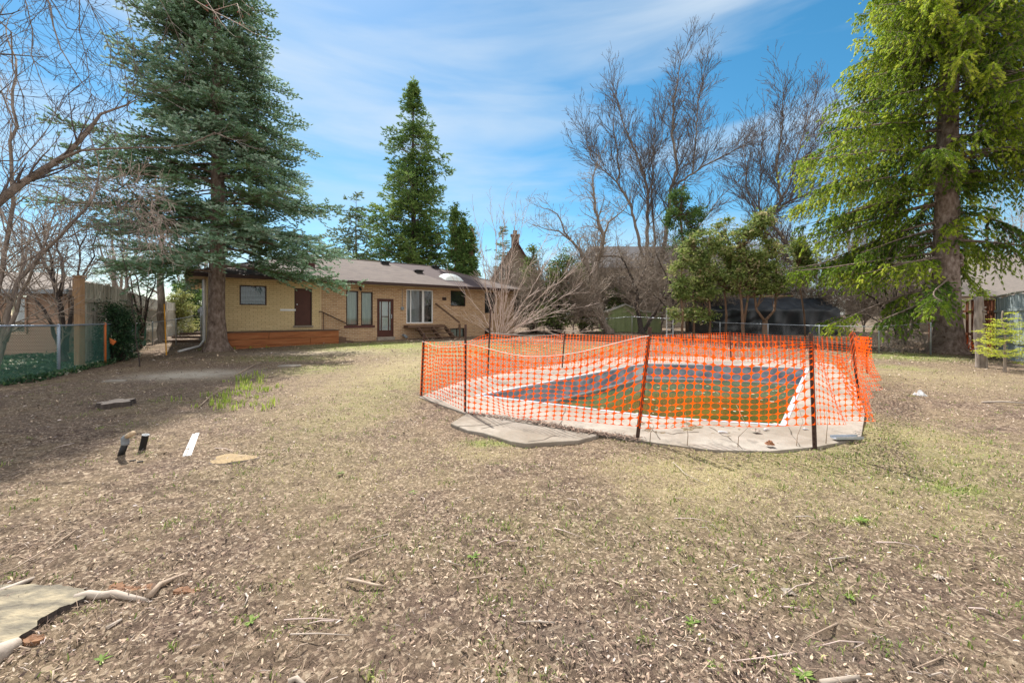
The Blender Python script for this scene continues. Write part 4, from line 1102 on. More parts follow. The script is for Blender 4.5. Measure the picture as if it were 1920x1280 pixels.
conifer('tall_spruce', 'tall narrow dark green conifer rising behind the middle of the roof', (W(775,600,40)[0], 40, .1), 25.2, 1.5, 6.3, lambda f: max(.02,(1-f))**.95*(1 if f > .2 else .94), .55, 8, 31, 'n_dark', 'bark_dk', .38, droop=.08, up=.42, K=8, nl=.22, nw=.09, sh=.38, sh_sp=.25, bl_sp=.34, skip=.14, flat=.6, lob=.30, gap=.5, gapf=.8, clump=.2, tint_shift=.10)
conifer('pine_tree', 'short open dull green pine behind the roof left of the tallest conifer', (W(668,600,42)[0], 42, .1), 14.3, 2.5, 4.3, lambda f: max(.05,(1-f))**.7, .85, 5, 37, 'n_pine', 'bark_mid', .22, droop=.02, up=.25, K=9, nl=.24, nw=.08, sh=.32, sh_sp=.24, bl_sp=.32, skip=.14, flat=.6, lob=.28, gap=.25, gapf=1.)
conifer('small_spruce', 'thin sparse distant spruce beside the steep gable', (W(943,600,50)[0], 50, .1), 12.8, 3, 2.0, lambda f: max(.05,(1-f))**.8, .8, 5, 41, 'n_pine', 'bark_mid', .15, droop=.1, up=.1, K=5, nl=.2, nw=.06, sh=.3, sh_sp=.4, bl_sp=.5, skip=.15)
for i, (px, pt, wd, lab) in enumerate(((853,392,15,'first and tallest of three narrow cedars behind the roof, next to the big conifer'), (869,410,14,'middle of three narrow cedars behind the roof'), (884,436,12,'last and lowest of three narrow cedars behind the roof, furthest right'))):
    leafy('columnar_cedar', lab, 36, [([(px,600),(px,pt+20)], .12, .03)], [(px, pt+(600-pt)*t, wd*(.25+.9*min(1,t*1.6)), (600-pt)/9, .5+t) for t in (.04,.13,.24,.36,.5,.65)], 'n_dark', 50+i, n=6000, size=.26, group='narrow cedars behind the roof', tshift=.05, asp=.4, drop=.3)
# young yellow spruce at far right
conifer('young_spruce', 'small lime yellow young spruce in front of the grey board fence at right', G(1884,697), 1.6, .40, .54, lambda f: max(.05,(1-f))**.8, .17, 6, 61, 'n_young', 'twig_mid', .022, cat='young tree', droop=-.05, up=.12, K=8, nl=.030, nw=.009, sh=.055, sh_sp=.045, bl_sp=.075, bl_ratio=.4, skip=.05, flat=.08, twigmat='twig_mid')

# ------------------------------------------------------------------ bare trees
UP = TP(crook=.07, trop=.055, ang=.58, ratio=.60, dens=3.9, depth=2, step=.42, L=3.7, minr=.012, rr=.36)
bare_tree('bare_maple', 'tallest bare tree, with many upright limbs, right of centre', 'tree', 31, [
 ([(1212,628),(1213,560),(1213,456),(1215,359),(1205,319),(1190,283),(1169,233),(1152,168)], .24, .03, 1.5),
 ([(1212,600),(1209,500),(1183,384),(1156,341),(1161,326),(1150,230)], .19, .03, -1.5),
 ([(1213,560),(1228,456),(1222,384),(1223,300),(1228,250)], .13, .03, .5),
 ([(1215,600),(1248,448),(1258,355),(1269,319),(1267,290),(1260,254),(1264,179),(1278,112)], .24, .03, -1),
 ([(1269,345),(1298,326),(1320,312),(1355,294),(1402,269)], .09, .03, 2),
 ([(1298,326),(1305,261),(1309,186),(1320,135)], .07, .03, 1),
 ([(1225,590),(1284,455),(1320,412),(1355,366)], .12, .03, 2),
 ([(1205,319),(1240,270),(1245,215)], .06, .02, 1.5), ([(1156,341),(1110,300),(1095,250)], .06, .02, 0)], UP, 3, bark='bark_mid', twig='twig', zt=8.0)
bare_tree('bare_maple', 'bare fan shaped tree with a slanting limb, just left of the yellow green spruce', 'tree', 29, [
 ([(1520,628),(1505,540),(1490,480),(1463,440),(1438,410)], .16, .09, 0),
 ([(1500,520),(1470,470),(1424,420),(1424,347),(1427,300),(1432,240)], .09, .02, 1),
 ([(1424,420),(1463,376),(1456,312),(1467,240),(1468,168)], .12, .02, -1),
 ([(1438,410),(1481,376),(1514,365)], .12, .05, 1),
 ([(1463,376),(1481,347),(1499,275),(1530,180)], .07, .02, 2),
 ([(1481,376),(1510,300),(1545,230)], .06, .02, 0), ([(1424,420),(1400,350),(1395,270)], .05, .02, 0)],
 TP(crook=.06, trop=.06, ang=.55, ratio=.60, dens=3.8, depth=2, step=.42, L=3.4, minr=.012, rr=.36), 5, bark='bark_mid', twig='twig')
CR = TP(crook=.20, trop=.015, ang=.85, ratio=.60, dens=4.2, depth=2, step=.30, L=2.1, minr=.010, rr=.4)
bare_tree('apple_tree', 'old crooked bare tree leaning left in front of the green shed', 'tree', 25.5, [
 ([(1143,626),(1129,605),(1119,557),(1113,526),(1119,490)], .25, .17, 0),
 ([(1119,490),(1128,472),(1131,442),(1121,407),(1115,380),(1111,333),(1118,312)], .15, .03, -.5),
 ([(1131,442),(1140,417),(1171,392)], .08, .03, 1),
 ([(1113,526),(1104,509),(1087,470),(1073,453),(1058,436),(1054,417),(1044,401),(1029,392)], .13, .03, -1),
 ([(1073,453),(1050,434),(1025,430),(1008,424)], .07, .02, .5),
 ([(1119,545),(1085,530),(1050,540),(1020,560)], .06, .02, -1.5),
 ([(1125,480),(1160,480),(1185,500),(1200,530)], .07, .02, -1)], CR, 7, bark='bark_mid', twig='twig_mid')
bare_tree('bare_tree', 'dark bare tree with branches spreading low in front of the shed right side', 'tree', 25, [
 ([(1203,626),(1196,578),(1192,536),(1177,503),(1165,480)], .19, .05, 0),
 ([(1208,620),(1221,599),(1238,568),(1262,545),(1290,528)], .14, .03, -1),
 ([(1196,578),(1185,560),(1176,545)], .08, .03, 1), ([(1192,545),(1205,510),(1225,480)], .07, .02, .5), ([(1238,568),(1255,520),(1280,490)], .06, .02, .5)], CR, 9, bark='bark_dk', twig='twig_mid')
WP = TP(crook=.20, trop=-.05, ang=.8, ratio=.6, dens=5.5, depth=2, step=.28, L=1.8, minr=.009, rr=.4)
bare_tree('weeping_shrub', 'tangled weeping grey brown shrub right of the shed below the tall bare tree', 'shrub', 23, [
 ([(1262,628),(1262,560),(1268,490)], .10, .04, 0), ([(1262,540),(1240,500),(1228,470)], .05, .02, 0), ([(1268,500),(1295,460),(1320,450)], .05, .02, 0), ([(1262,580),(1290,540),(1310,500)], .05, .02, -1), ([(1262,590),(1235,560),(1215,545)], .05, .02, -1)], WP, 13, bark='bark_dk', twig='twig_mid')
leafy('ivy_clad_tree', 'ragged dark green cedar climbing beside the tall bare tree', 27, [([(1290,628),(1285,500),(1275,400),(1282,345)], .12, .03)],
 [(1275,372,18,24,1.2),(1262,410,16,20,.8),(1300,405,20,22,1),(1285,450,24,20,.8),(1310,440,16,20,.6),(1270,470,16,14,.3)], 'n_dark', 71, n=7000, size=.17)
# bare shrub by the right end of the house
SH = []
R = random.Random(5)
stems = [([(925,632),(915,560),(905,480),(893,415)],.035,.01,.3), ([(935,632),(940,540),(944,440),(944,392)],.045,.01,0), ([(940,632),(950,540),(960,470),(967,400)],.04,.01,.4), ([(930,632),(928,520),(930,440),(920,400)],.035,.01,-.4),
 ([(940,632),(965,560),(990,500),(1012,468)],.035,.008,-.4), ([(942,632),(975,590),(1020,550),(1060,520)],.03,.008,-.6), ([(942,632),(985,608),(1040,585),(1075,578)],.028,.008,-.8), ([(935,632),(930,560),(915,500),(900,470)],.03,.008,-.5),
 ([(940,632),(985,560),(1020,500),(1045,470)],.03,.008,.5), ([(930,632),(905,590),(880,560),(862,540)],.025,.008,-.5), ([(930,632),(898,610),(872,598)],.02,.008,-.7), ([(940,632),(990,600),(1050,560),(1090,530)],.025,.008,0), ([(940,632),(980,620),(1030,618),(1070,622)],.022,.008,-1), ([(945,632),(1000,590),(1040,540),(1070,495)],.026,.008,.5), ([(937,632),(950,500),(975,440),(985,400)],.03,.008,0)]
bare_tree('lilac_shrub', 'pale many stemmed bare shrub fanning out at the right corner of the house', 'shrub', 20.5, stems,
 TP(crook=.07, trop=.03, ang=.42, ratio=.55, dens=3.4, depth=1, step=.3, L=1.5, minr=.007, rr=.45), 15, bark='twig_lt', twig='twig_lt', trunk_sides=5, basez=False, start=.1)
bare_tree('brush_shrub', 'dense dark stemmed bare bush beyond the wire fence left of the knotted trunk', 'shrub', 18.5, [
 ([(1690,646),(1685,600),(1678,550),(1690,480)], .12, .03, 0), ([(1690,640),(1665,590),(1640,560),(1610,545)], .09, .02, 0), ([(1690,640),(1710,580),(1740,520),(1760,480)], .08, .02, 0),
 ([(1680,640),(1660,610),(1625,590)], .05, .02, -.5), ([(1695,640),(1725,600),(1755,570)], .05, .02, -.5), ([(1690,630),(1700,540),(1725,470)], .07, .02, .5), ([(1685,630),(1660,550),(1655,490)], .06, .02, .8)],
 TP(crook=.14, trop=.03, ang=.6, ratio=.55, dens=4.2, depth=2, step=.3, L=1.5, minr=.006, rr=.4), 17, bark='bark_dk', twig='twig_mid')
bare_tree('brush_pile', 'low heap of tan dead brush against the wire fence left of the big spruce trunk', 'brush pile', 15.2, [
 ([(1690,658),(1690,640),(1700,625)], .03, .01, 0), ([(1660,658),(1680,640),(1720,628)], .02, .01, -.2), ([(1720,658),(1700,640),(1670,632)], .02, .01, .2), ([(1735,658),(1735,640),(1730,622)], .02, .01, .2), ([(1665,658),(1665,640),(1660,630)], .02, .01, 0), ([(1710,658),(1740,645),(1750,630)], .02, .01, 0)],
 TP(crook=.22, trop=-.02, ang=1.0, ratio=.6, dens=16, depth=1, step=.16, L=.95, minr=.005, rr=.5), 19, bark='twig_mid', twig='twig_mid', trunk_sides=5)
TK = TP(crook=.17, trop=.01, ang=.8, ratio=.6, dens=8, depth=2, step=.28, L=2.1, minr=.010, rr=.42)
for i, (px, Y, pt, wd, lab) in enumerate(((1075,24,520,34,'olive brown thicket under the left limb of the crooked tree'), (1020,25,510,34,'tangled brown thicket between the pale bare shrub and the crooked tree'), (1180,28,500,40,'fine twiggy thicket behind the green shed'), (1320,26,490,44,'grey brown thicket behind the ladder and the first cedars'), (1545,26,500,44,'grey brown thicket above the right end of the black tarp'), (1400,28,470,44,'twiggy thicket rising behind the forked cedar'), (1240,29,440,50,'tall tangled thicket at the foot of the tall bare tree'), (1110,29,455,46,'tall brown thicket behind the crooked tree trunk'), (1470,30,440,50,'tall grey thicket below the slanting limb'), (1620,27,450,46,'tangled thicket under the left boughs of the big spruce'), (1700,29,430,50,'tall twiggy thicket seen left of the knotted trunk'), (960,30,500,34,'brown thicket hiding the foot of the steep gable house'))):
    h_ = 625-pt
    bare_tree('thicket', lab, 'shrub', Y, [([(px,628),(px+3,628-h_*.5),(px-4,pt)], .05, .015, 0), ([(px,615),(px-wd*.6,600-h_*.3),(px-wd,610-h_*.6)], .035, .012, .6), ([(px,610),(px+wd*.6,600-h_*.3),(px+wd,610-h_*.6)], .035, .012, -.6), ([(px,600),(px+wd*.4,560-h_*.3),(px+wd*.5,pt+20)], .03, .012, .5), ([(px,600),(px-wd*.4,560-h_*.3),(px-wd*.5,pt+20)], .03, .012, -.5)], TK, 500+i, bark='bark_mid', twig='twig_mid', trunk_sides=5, group='twiggy thickets at the back of the yard')
# distant grey woodland twigs beyond the right hand gardens
for i, (px, pt, Y, lab) in enumerate(((1590,430,45,'hazy bare tree far behind the black tarp'), (1655,400,48,'hazy bare tree far behind the big spruce, left of its trunk'), (1850,400,42,'bare tree beyond the grey board fence at the right edge'), (1900,430,46,'rightmost bare tree beyond the grey board fence'), (350,440,44,'bare tree far behind the left corner of the house'), (385,400,52,'taller bare tree behind the spruce trunk and the house'), (230,430,42,'bare tree beyond the old board fence'), (40,420,34,'bare tree behind the roof of the tan garage'))):
    w_ = 30 if pt < 430 else 24
    bare_tree('distant_tree', lab, 'tree', Y, [([(px,605),(px-3,540),(px+2,480),(px,pt)], .2, .03, 0), ([(px-2,560),(px-w_,500),(px-w_*1.4,450)], .1, .02, 1), ([(px,550),(px+w_,490),(px+w_*1.5,440)], .1, .02, -1), ([(px+1,510),(px+w_*.5,450),(px+w_*.7,410)], .07, .02, 1)],
        TP(crook=.10, trop=.04, ang=.7, ratio=.55, dens=2.2, depth=2, step=.6, L=3.4, minr=.016, rr=.4), 100+i, bark='bark_mid', twig='twig_mid', trunk_sides=6, group='bare trees in the far gardens')

# ------------------------------------------------------------------ cedars along the back fence
CED = [(1278,20.5,470,'leftmost cedar of the back row, beside the aluminium ladder',10),(1300,21,440,'second cedar of the back row, thin and leaning',13),(1330,20.5,430,'slim cedar standing third from the ladder',14),(1360,21,420,'straight cedar with a ragged crown left of the forked one',16),(1394,20,415,'two stemmed cedar just left of the low forked cedar',20),(1434,20,405,'cedar with a low U shaped fork in front of the black tarp',22),(1507,21,455,'lone thin tree stem right of the forked cedar, near the black tarp end',12)]
for i, (px, Y, pt, lab, wd) in enumerate(CED):
    k1 = (600-pt)
    if i == 5: tr = [([(1434,640),(1434,600)], .12, .12), ([(1434,602),(1418,580),(1414,540),(1412,480)], .07, .03), ([(1434,602),(1452,582),(1456,540),(1455,470)], .07, .03), ([(1420,575),(1432,540),(1436,450)], .05, .02)]
    elif i == 4: tr = [([(1394,640),(1392,590),(1388,540),(1390,460)], .11, .03), ([(1394,610),(1402,560),(1405,500)], .07, .03)]
    elif i == 6: tr = [([(1510,640),(1508,590),(1500,540),(1498,500)], .05, .02)]
    else: tr = [([(px,640),(px+2,590),(px-2,540),(px+1,pt+15)], .075, .02)]
    cl = [(px+R.uniform(-1,1)*wd, pt+k1*t+R.uniform(-8,8), wd*(.75+1.05*t)*R.uniform(.6,1.3), k1*.10, .4+t) for t in (.03,.14,.27,.40,.53,.66)]
    if i in (0,1,2): cl += [(px-8, 590, 16, 14, .6)]
    if i == 6: cl = cl[:3]
    leafy('cedar', lab, Y, tr, cl, 'n_cedar', 80+i, n=int(3300*(wd/14)), size=.19, group='cedars along the back fence', asp=.4, tshift=.14)
for i, (px, Y, pt, lab, wd) in enumerate(((1045,24,480,'dark green yew behind the bare shrub, left of the crooked tree',34),(1000,27,470,'dull green cedar partly hidden by the bare shrub',26),(1090,27,500,'dark green evergreen just left of the crooked tree trunk',24),(1152,27.6,545,'small green bush right of the crooked trunk near the shed roof',10))):
    k1 = 610-pt
    leafy('yew', lab, Y, [([(px,628),(px+2,560),(px,pt+10)], .10, .03), ([(px+4,628),(px+12,570),(px+16,pt+40)], .06, .02)], [(px+R.uniform(-.4,.4)*wd, pt+k1*t, wd*(.45+.7*t), k1*.14, .4+t) for t in (.05,.2,.37,.55,.74,.9)], 'n_cedar', 90+i, n=7000, tshift=-.22, size=.15, group='dark evergreens at the back', bark='bark_dk')
# ------------------------------------------------------------------ left side trees
LT = TP(crook=.15, trop=.012, ang=.75, ratio=.60, dens=4.2, depth=2, step=.28, L=1.9, minr=.006, rr=.42)
bare_tree('bare_tree', 'forked dark bare tree in front of the tan siding left of the tall fence post', 'tree', 11.6, [
 ([(123,690),(117,607),(110,550),(100,517),(88,502)], .085, .04, 0), ([(112,555),(117,520),(117,485),(108,466),(112,430)], .05, .015, .3), ([(100,517),(95,480),(85,455),(80,420)], .035, .012, -.3), ([(123,660),(134,590),(140,565)], .07, .03, .2), ([(128,690),(95,607),(82,580),(50,540),(30,520)], .06, .02, -.4)], LT, 21, bark='bark_dk', twig='twig_mid', start=.4)
bare_tree('bare_tree', 'leaning grey bare tree crossing the left edge above the wire fence', 'tree', 9.5, [
 ([(-12,725),(0,650),(32,525),(82,475),(115,440),(160,392),(172,367),(185,330)], .08, .02, .6), ([(10,640),(15,610),(57,525),(82,462),(95,420)], .05, .015, 0), ([(0,650),(-5,560),(10,450),(20,380),(25,300),(22,200),(30,110)], .06, .02, .3), ([(82,475),(60,420),(20,400),(-10,395)], .03, .01, -.3)], LT, 23, bark='bark_mid', twig='twig_mid', start=.3)
bare_tree('bare_tree', 'bare tree rising behind the top of the tall tan fence post', 'tree', 14.5, [
 ([(146,680),(146,560),(147,512),(150,462),(140,435)], .06, .02, 0), ([(148,530),(165,505),(177,480),(175,462),(185,430)], .035, .012, .3), ([(150,462),(160,440),(162,410)], .025, .01, 0)], LT, 25, bark='bark_dk', twig='twig', start=.35)
bare_tree('thorn_shrub', 'dark multi stemmed shrub at the far end of the wire fence', 'shrub', 16.5, [
 ([(262,658),(262,600),(250,545),(237,500)], .07, .015, 0), ([(264,640),(264,560),(254,510),(252,480)], .05, .012, .2), ([(266,640),(275,580),(290,530),(296,495)], .05, .012, -.2), ([(262,620),(275,560),(280,520)], .04, .01, .3), ([(262,620),(245,570),(232,545)], .035, .01, .2)],
 TP(crook=.15, trop=.02, ang=.7, ratio=.55, dens=3.6, depth=2, step=.26, L=1.3, minr=.006, rr=.42), 27, bark='bark_dk', twig='twig_mid', start=.2)
bare_tree('bare_tree', 'thick straight grey trunk behind the gate rail left of the house', 'tree', 19.5, [
 ([(303,650),(302,560),(300,495),(304,430),(298,380)], .20, .08, 0), ([(300,495),(320,450),(340,420)], .06, .02, .3), ([(302,520),(280,470),(270,430)], .06, .02, .3)], TP(crook=.13, trop=.02, ang=.75, ratio=.55, dens=2.0, depth=2, step=.4, L=2.4, minr=.008, rr=.4), 29, bark='bark_mid', twig='twig_mid', start=.35)
bare_tree('bare_tree', 'pale smooth trunk with a crooked limb behind the vine topped fence', 'tree', 21, [
 ([(214,640),(214,560),(215,500),(212,470)], .16, .06, 0), ([(214,530),(200,500),(190,475),(186,455)], .07, .03, .3), ([(236,640),(236,560),(238,490)], .12, .05, .5)], TP(crook=.13, trop=.02, ang=.75, ratio=.55, dens=1.8, depth=2, step=.4, L=2.4, minr=.008, rr=.4), 31, bark='bark_gr', twig='twig_mid', start=.35)
# big near tree whose trunk stands just outside the left edge
BR = TP(crook=.10, trop=-.014, ang=.62, ratio=.62, dens=5.2, depth=2, step=.16, L=1.15, minr=.0034, rr=.42)
bare_tree('birch_tree', 'near bare tree reaching in from the left edge with one long horizontal limb', 'tree', 6.4, [
 ([(-95,762),(-80,600),(-60,450),(-50,420)], .13, .09, 0), ([(-50,420),(0,375),(40,342),(100,305),(125,288),(165,245),(190,215),(235,197),(262,184)], .07, .006, .6),
 ([(100,305),(125,292),(150,281),(260,278),(350,268),(405,250),(452,268)], .026, .004, -.3, .45), ([(-50,420),(-60,200),(-40,0),(-10,-120)], .07, .04, .3),
 ([(-10,-120),(60,-60),(95,10),(110,90),(140,140),(182,190)], .020, .004, -.6, .9), ([(70,-40),(110,22),(130,55),(172,62)], .010, .003, 0, .6), ([(-10,-120),(100,-90),(170,10),(200,90),(215,170)], .014, .003, .4, .9), ([(100,-90),(220,-40),(250,60),(255,130)], .010, .003, .5, .7),
 ([(-40,0),(20,60),(30,130),(45,230)], .016, .004, .5), ([(100,-90),(140,-20),(150,60),(170,150),(176,230)], .009, .003, .2, .8), ([(-10,-120),(40,-40),(60,60),(75,150),(110,230)], .010, .003, -.2, .9), ([(220,-40),(300,0),(330,50),(345,100)], .008, .003, .3, .6), ([(170,10),(215,60),(235,140),(240,210)], .007, .003, .2, .7), ([(-55,300),(30,300),(90,240),(120,180)], .014, .004, .4, .9), ([(-60,450),(20,500),(90,470),(150,420),(200,400)], .016, .004, .6, .9), ([(40,342),(90,350),(150,390),(200,450)], .012, .004, .3, .9), ([(125,290),(160,330),(205,360),(230,400)], .010, .003, .2, .8), ([(-60,200),(0,170),(40,250),(70,300)], .018, .004, 0), ([(-55,300),(20,430),(60,470),(110,480)], .02, .004, -.5)], BR, 33, bark='bark_mid', twig='twig', start=.9, buds=('twig', .016), wob=.12)
bare_tree('vine_tangle', 'pinkish brown tangle of hanging vine twigs left of the blue green spruce', 'vine', 11.5, [
 ([(262,655),(245,560),(228,450),(215,360)], .014, .008, 0), ([(215,360),(235,345),(260,370),(285,410),(300,455)], .02, .006, 0), ([(225,380),(250,390),(270,430),(280,470)], .015, .005, .3), ([(215,360),(180,350),(160,380)], .015, .005, 0), ([(235,345),(270,350),(300,400),(315,440)], .012, .005, -.3)],
 TP(crook=.20, trop=-.03, ang=.7, ratio=.6, dens=14, depth=1, step=.18, L=.9, minr=.005, rr=.5), 35, bark='bark_dk', twig='twig_lt', trunk_sides=5, start=.75)
b_t = bare_tree('maple_branch', 'thin bare branch with clusters of red buds hanging into the top left of the view', 'branch', 5.2, [
 ([(250,-120),(330,-20),(400,20),(455,48),(475,62)], .009, .003, 0), ([(330,-20),(390,2),(420,45),(430,60)], .006, .002, .1), ([(400,20),(440,5),(452,35)], .004, .002, 0), ([(360,-5),(440,-10),(460,8)], .004, .002, .1)],
 TP(crook=.16, trop=-.02, ang=.7, ratio=.5, dens=5, depth=1, step=.05, L=.22, minr=.002, rr=.5), 37, bark='twig_lt', twig='twig_lt', trunk_sides=5, basez=False, start=0, buds=('buds', .03))
# hedge, vines and ground ivy on the left
leafy('climbing_hedge', 'yellow green variegated vine spilling over the pale board fence left of the house', 27, [([(330,640),(332,600),(335,575)], .05, .03)], [(325,570,20,14,1),(345,580,18,14,1),(318,600,16,16,.8),(352,610,14,20,.6),(338,552,14,8,.5)], 'hedge', 120, n=7000, size=.13, cat='vine', bark='bark_mid')
leafy('green_conifer', 'deep green bushy evergreen behind the pale fence at the corner of the house', 33, [([(360,640),(360,560)], .12, .05)], [(352,545,22,20,1),(368,570,24,22,1),(345,575,16,16,.8),(376,600,16,20,.8)], 'n_dark', 121, n=7000, size=.22, bark='bark_dk')
leafy('ivy_bush', 'dark glossy ivy growing through the wire fence below the board fence', 12.6, [([(215,700),(215,640),(205,600)], .03, .02)], [(225,640,20,24,1),(205,655,18,20,1),(235,600,12,24,.8),(190,668,16,12,.6),(178,640,22,30,.9),(165,665,10,18,.5),(212,585,10,16,.4)], 'ivy', 122, n=13000, size=.075, cat='shrub', bark='bark_dk', tshift=-.12)
bare_tree('dead_vines', 'grey brown dead vines draped along the top of the old board fence', 'vine', 14, [
 ([(160,700),(158,620),(162,560),(172,548),(195,555),(220,560),(240,572),(255,580)], .02, .01, 2.5), ([(175,548),(190,545),(215,552)], .02, .01, 1), ([(240,690),(242,620),(236,575)], .015, .01, 2)],
 TP(crook=.18, trop=-.10, ang=1.1, ratio=.6, dens=15, depth=1, step=.14, L=.62, minr=.006, rr=.6), 41, bark='twig_mid', twig='twig_mid', trunk_sides=5, start=.3)
r = np.random.default_rng(9); n = 26000
x = r.uniform(-17, -10.6, n); y = r.uniform(7.6, 14, n); k = x < -11.26-(y-9.8)*.49+.2; x, y = x[k], y[k]
C = np.stack([x, y, gzn(x, y)+r.uniform(.01,.14,len(x))], -1)
o = leaf_mesh('ivy_ground_cover', C, .085, 'ivy', None, (0,0,0), r, np.clip(r.beta(1.6,1.7,len(x))+.15*np.sin(x*3)*np.sin(y*3),0,1), asp=.7); tag(o, 'low ivy and pale dead leaves covering the ground behind the left wire fence', 'ground cover', kind='stuff')
# leaf drift along fences, brush under right trees
n = 9000; x = r.uniform(9, 26, n); y = 15.5+r.normal(0, 1.1, n)+(22-x)*.25; C = np.stack([x, y, gzn(x,y)+r.uniform(.01,.05,n)], -1)
tag(leaf_mesh('fallen_leaves', C, .07, 'litter', None, (0,0,0), r, r.uniform(.3,.8,n), asp=.7), 'brown fallen leaves gathered under the back fence and big spruce', 'fallen leaves', kind='stuff')

# lime shoots on the left lawn
def shoot(px, py, h, n, seed, proto=None):
    x, y, z = G(px, py); R_ = random.Random(seed); b = MB()
    for i in range(n):
        a = R_.uniform(0, 6.28); l = h*R_.uniform(.5,1); wd = R_.uniform(.004,.010); ox, oy = R_.gauss(0,.05), R_.gauss(0,.05); ln = R_.uniform(.1,.6)
        p0 = Vector((ox, oy, -.01)); p1 = p0+Vector((cos(a)*ln*l*.4, sin(a)*ln*l*.4, l*.6)); p2 = p0+Vector((cos(a)*ln*l, sin(a)*ln*l, l)); s_ = Vector((-sin(a), cos(a), 0))*wd
        b.add([p0-s_*.6, p0+s_*.6, p1+s_, p1-s_, p2], [(0,1,2,3),(3,2,4)])
    o = b.build('lime_shoot', 'leaf_lime'); o.location = (x, y, z)
    at = o.data.attributes.new('tint', 'FLOAT', 'FACE'); at.data.foreach_set('value', [R_.random() for _ in range(len(o.data.polygons))])
    return tag(o, 'clump of fresh lime green shoots on the shaded leaf litter left of the pool', 'plant', 'lime green shoots on the left lawn')
R = random.Random(8)
for i in range(46):
    if i < 24: px, py = 475+R.gauss(0,22), 715+R.gauss(0,12)
    elif i < 38: px, py = 440+R.gauss(0,28), 752+R.gauss(0,13)
    else: px, py = 375+R.gauss(0,28), 755+R.gauss(0,10)
    shoot(px, py, R.uniform(.08,.22), R.randint(8,20), 200+i)
for i, (px, py) in enumerate(((375,657),(395,652),(440,655),(470,653),(500,652))):
    shoot(px, py, .16, 14, 300+i)

# ------------------------------------------------------------------ neighbour buildings
def nb_house():
    Y = 14.2; xl, xr = W(-260,0,Y)[0], W(128,0,Y)[0]; o = (xr, Y, gz(xr, Y)); h = 2.35
    root = empty('tan_garage', o, 'low tan horizontal siding outbuilding with pale roof behind the left wire fence', 'building')
    b = MB(); n = 17; sh = h/n; wx0, wx1 = W(22,0,Y)[0], W(50,0,Y)[0]; wz0, wz1 = W(0,622,Y)[2], W(0,560,Y)[2]
    for i in range(n):
        z0, z1 = o[2]-.05+i*sh, o[2]-.05+(i+1)*sh
        for a, c in (((xl, wx0), (wx1, xr)) if z1 > wz0 and z0 < wz1 else ((xl, xr),)):
            b.add([(a,Y-.03,z0),(c,Y-.03,z0),(c,Y,z1),(a,Y,z1),(a,Y,z0),(c,Y,z0)], [(0,1,2,3),(0,4,5,1)])
    for i in range(n):
        z0, z1 = o[2]-.05+i*sh, o[2]-.05+(i+1)*sh; b.add([(xr+.03,Y,z0),(xr+.03,Y+1.9,z0),(xr,Y+1.9,z1),(xr,Y,z1)], [(0,1,2,3)])
    b.build('wall', 'siding', root, o)
    MB().box((xr-.02,Y-.05,o[2]),(xr+.05,Y+.05,o[2]+h-.12)).build('corner_trim', 'siding', root, o)
    f = MB(); f.box((wx0-.06,Y-.06,wz0-.06),(wx1+.06,Y-.035,wz0)); f.box((wx0-.06,Y-.06,wz1),(wx1+.06,Y-.035,wz1+.06)); f.box((wx0-.06,Y-.06,wz0),(wx0,Y-.035,wz1)); f.box((wx1,Y-.06,wz0),(wx1+.06,Y-.035,wz1))
    f = f.build('window', 'siding', root, o); MB().box((wx0,Y+.01,wz0),(wx1,Y+.02,wz1)).build('pane', 'glass', f)
    MB().box((wx0,Y+.2,wz0),(wx1,Y+.22,wz1)).build('room_backing', 'inside', f)
    for oo in (bpy.data.objects[f.name],): 
        for c in oo.children: c.location = Vector(o)*-1
    ze_ = o[2]+h; e = .45
    b = MB(); b.add([(xl-e,Y-e,ze_),(xr+e,Y-e,ze_),(xr+e,Y+2.1,ze_),(xl-e,Y+2.1,ze_),(xl-e,Y+.9,ze_+.75),(xr-1.6,Y+.9,ze_+.75)], [(0,1,5,4),(1,2,5),(2,3,4,5),(0,3,2,1)])
    rf = b.build('roof', 'roof_lt', root, o); MB().box((xl-e,Y-e-.07,ze_-.14),(xr+e+.07,Y-e-.003,ze_+.01)).build('eavestrough', 'pipe_gr', rf, (0,0,0)).location = Vector(o)*-1
nb_house()
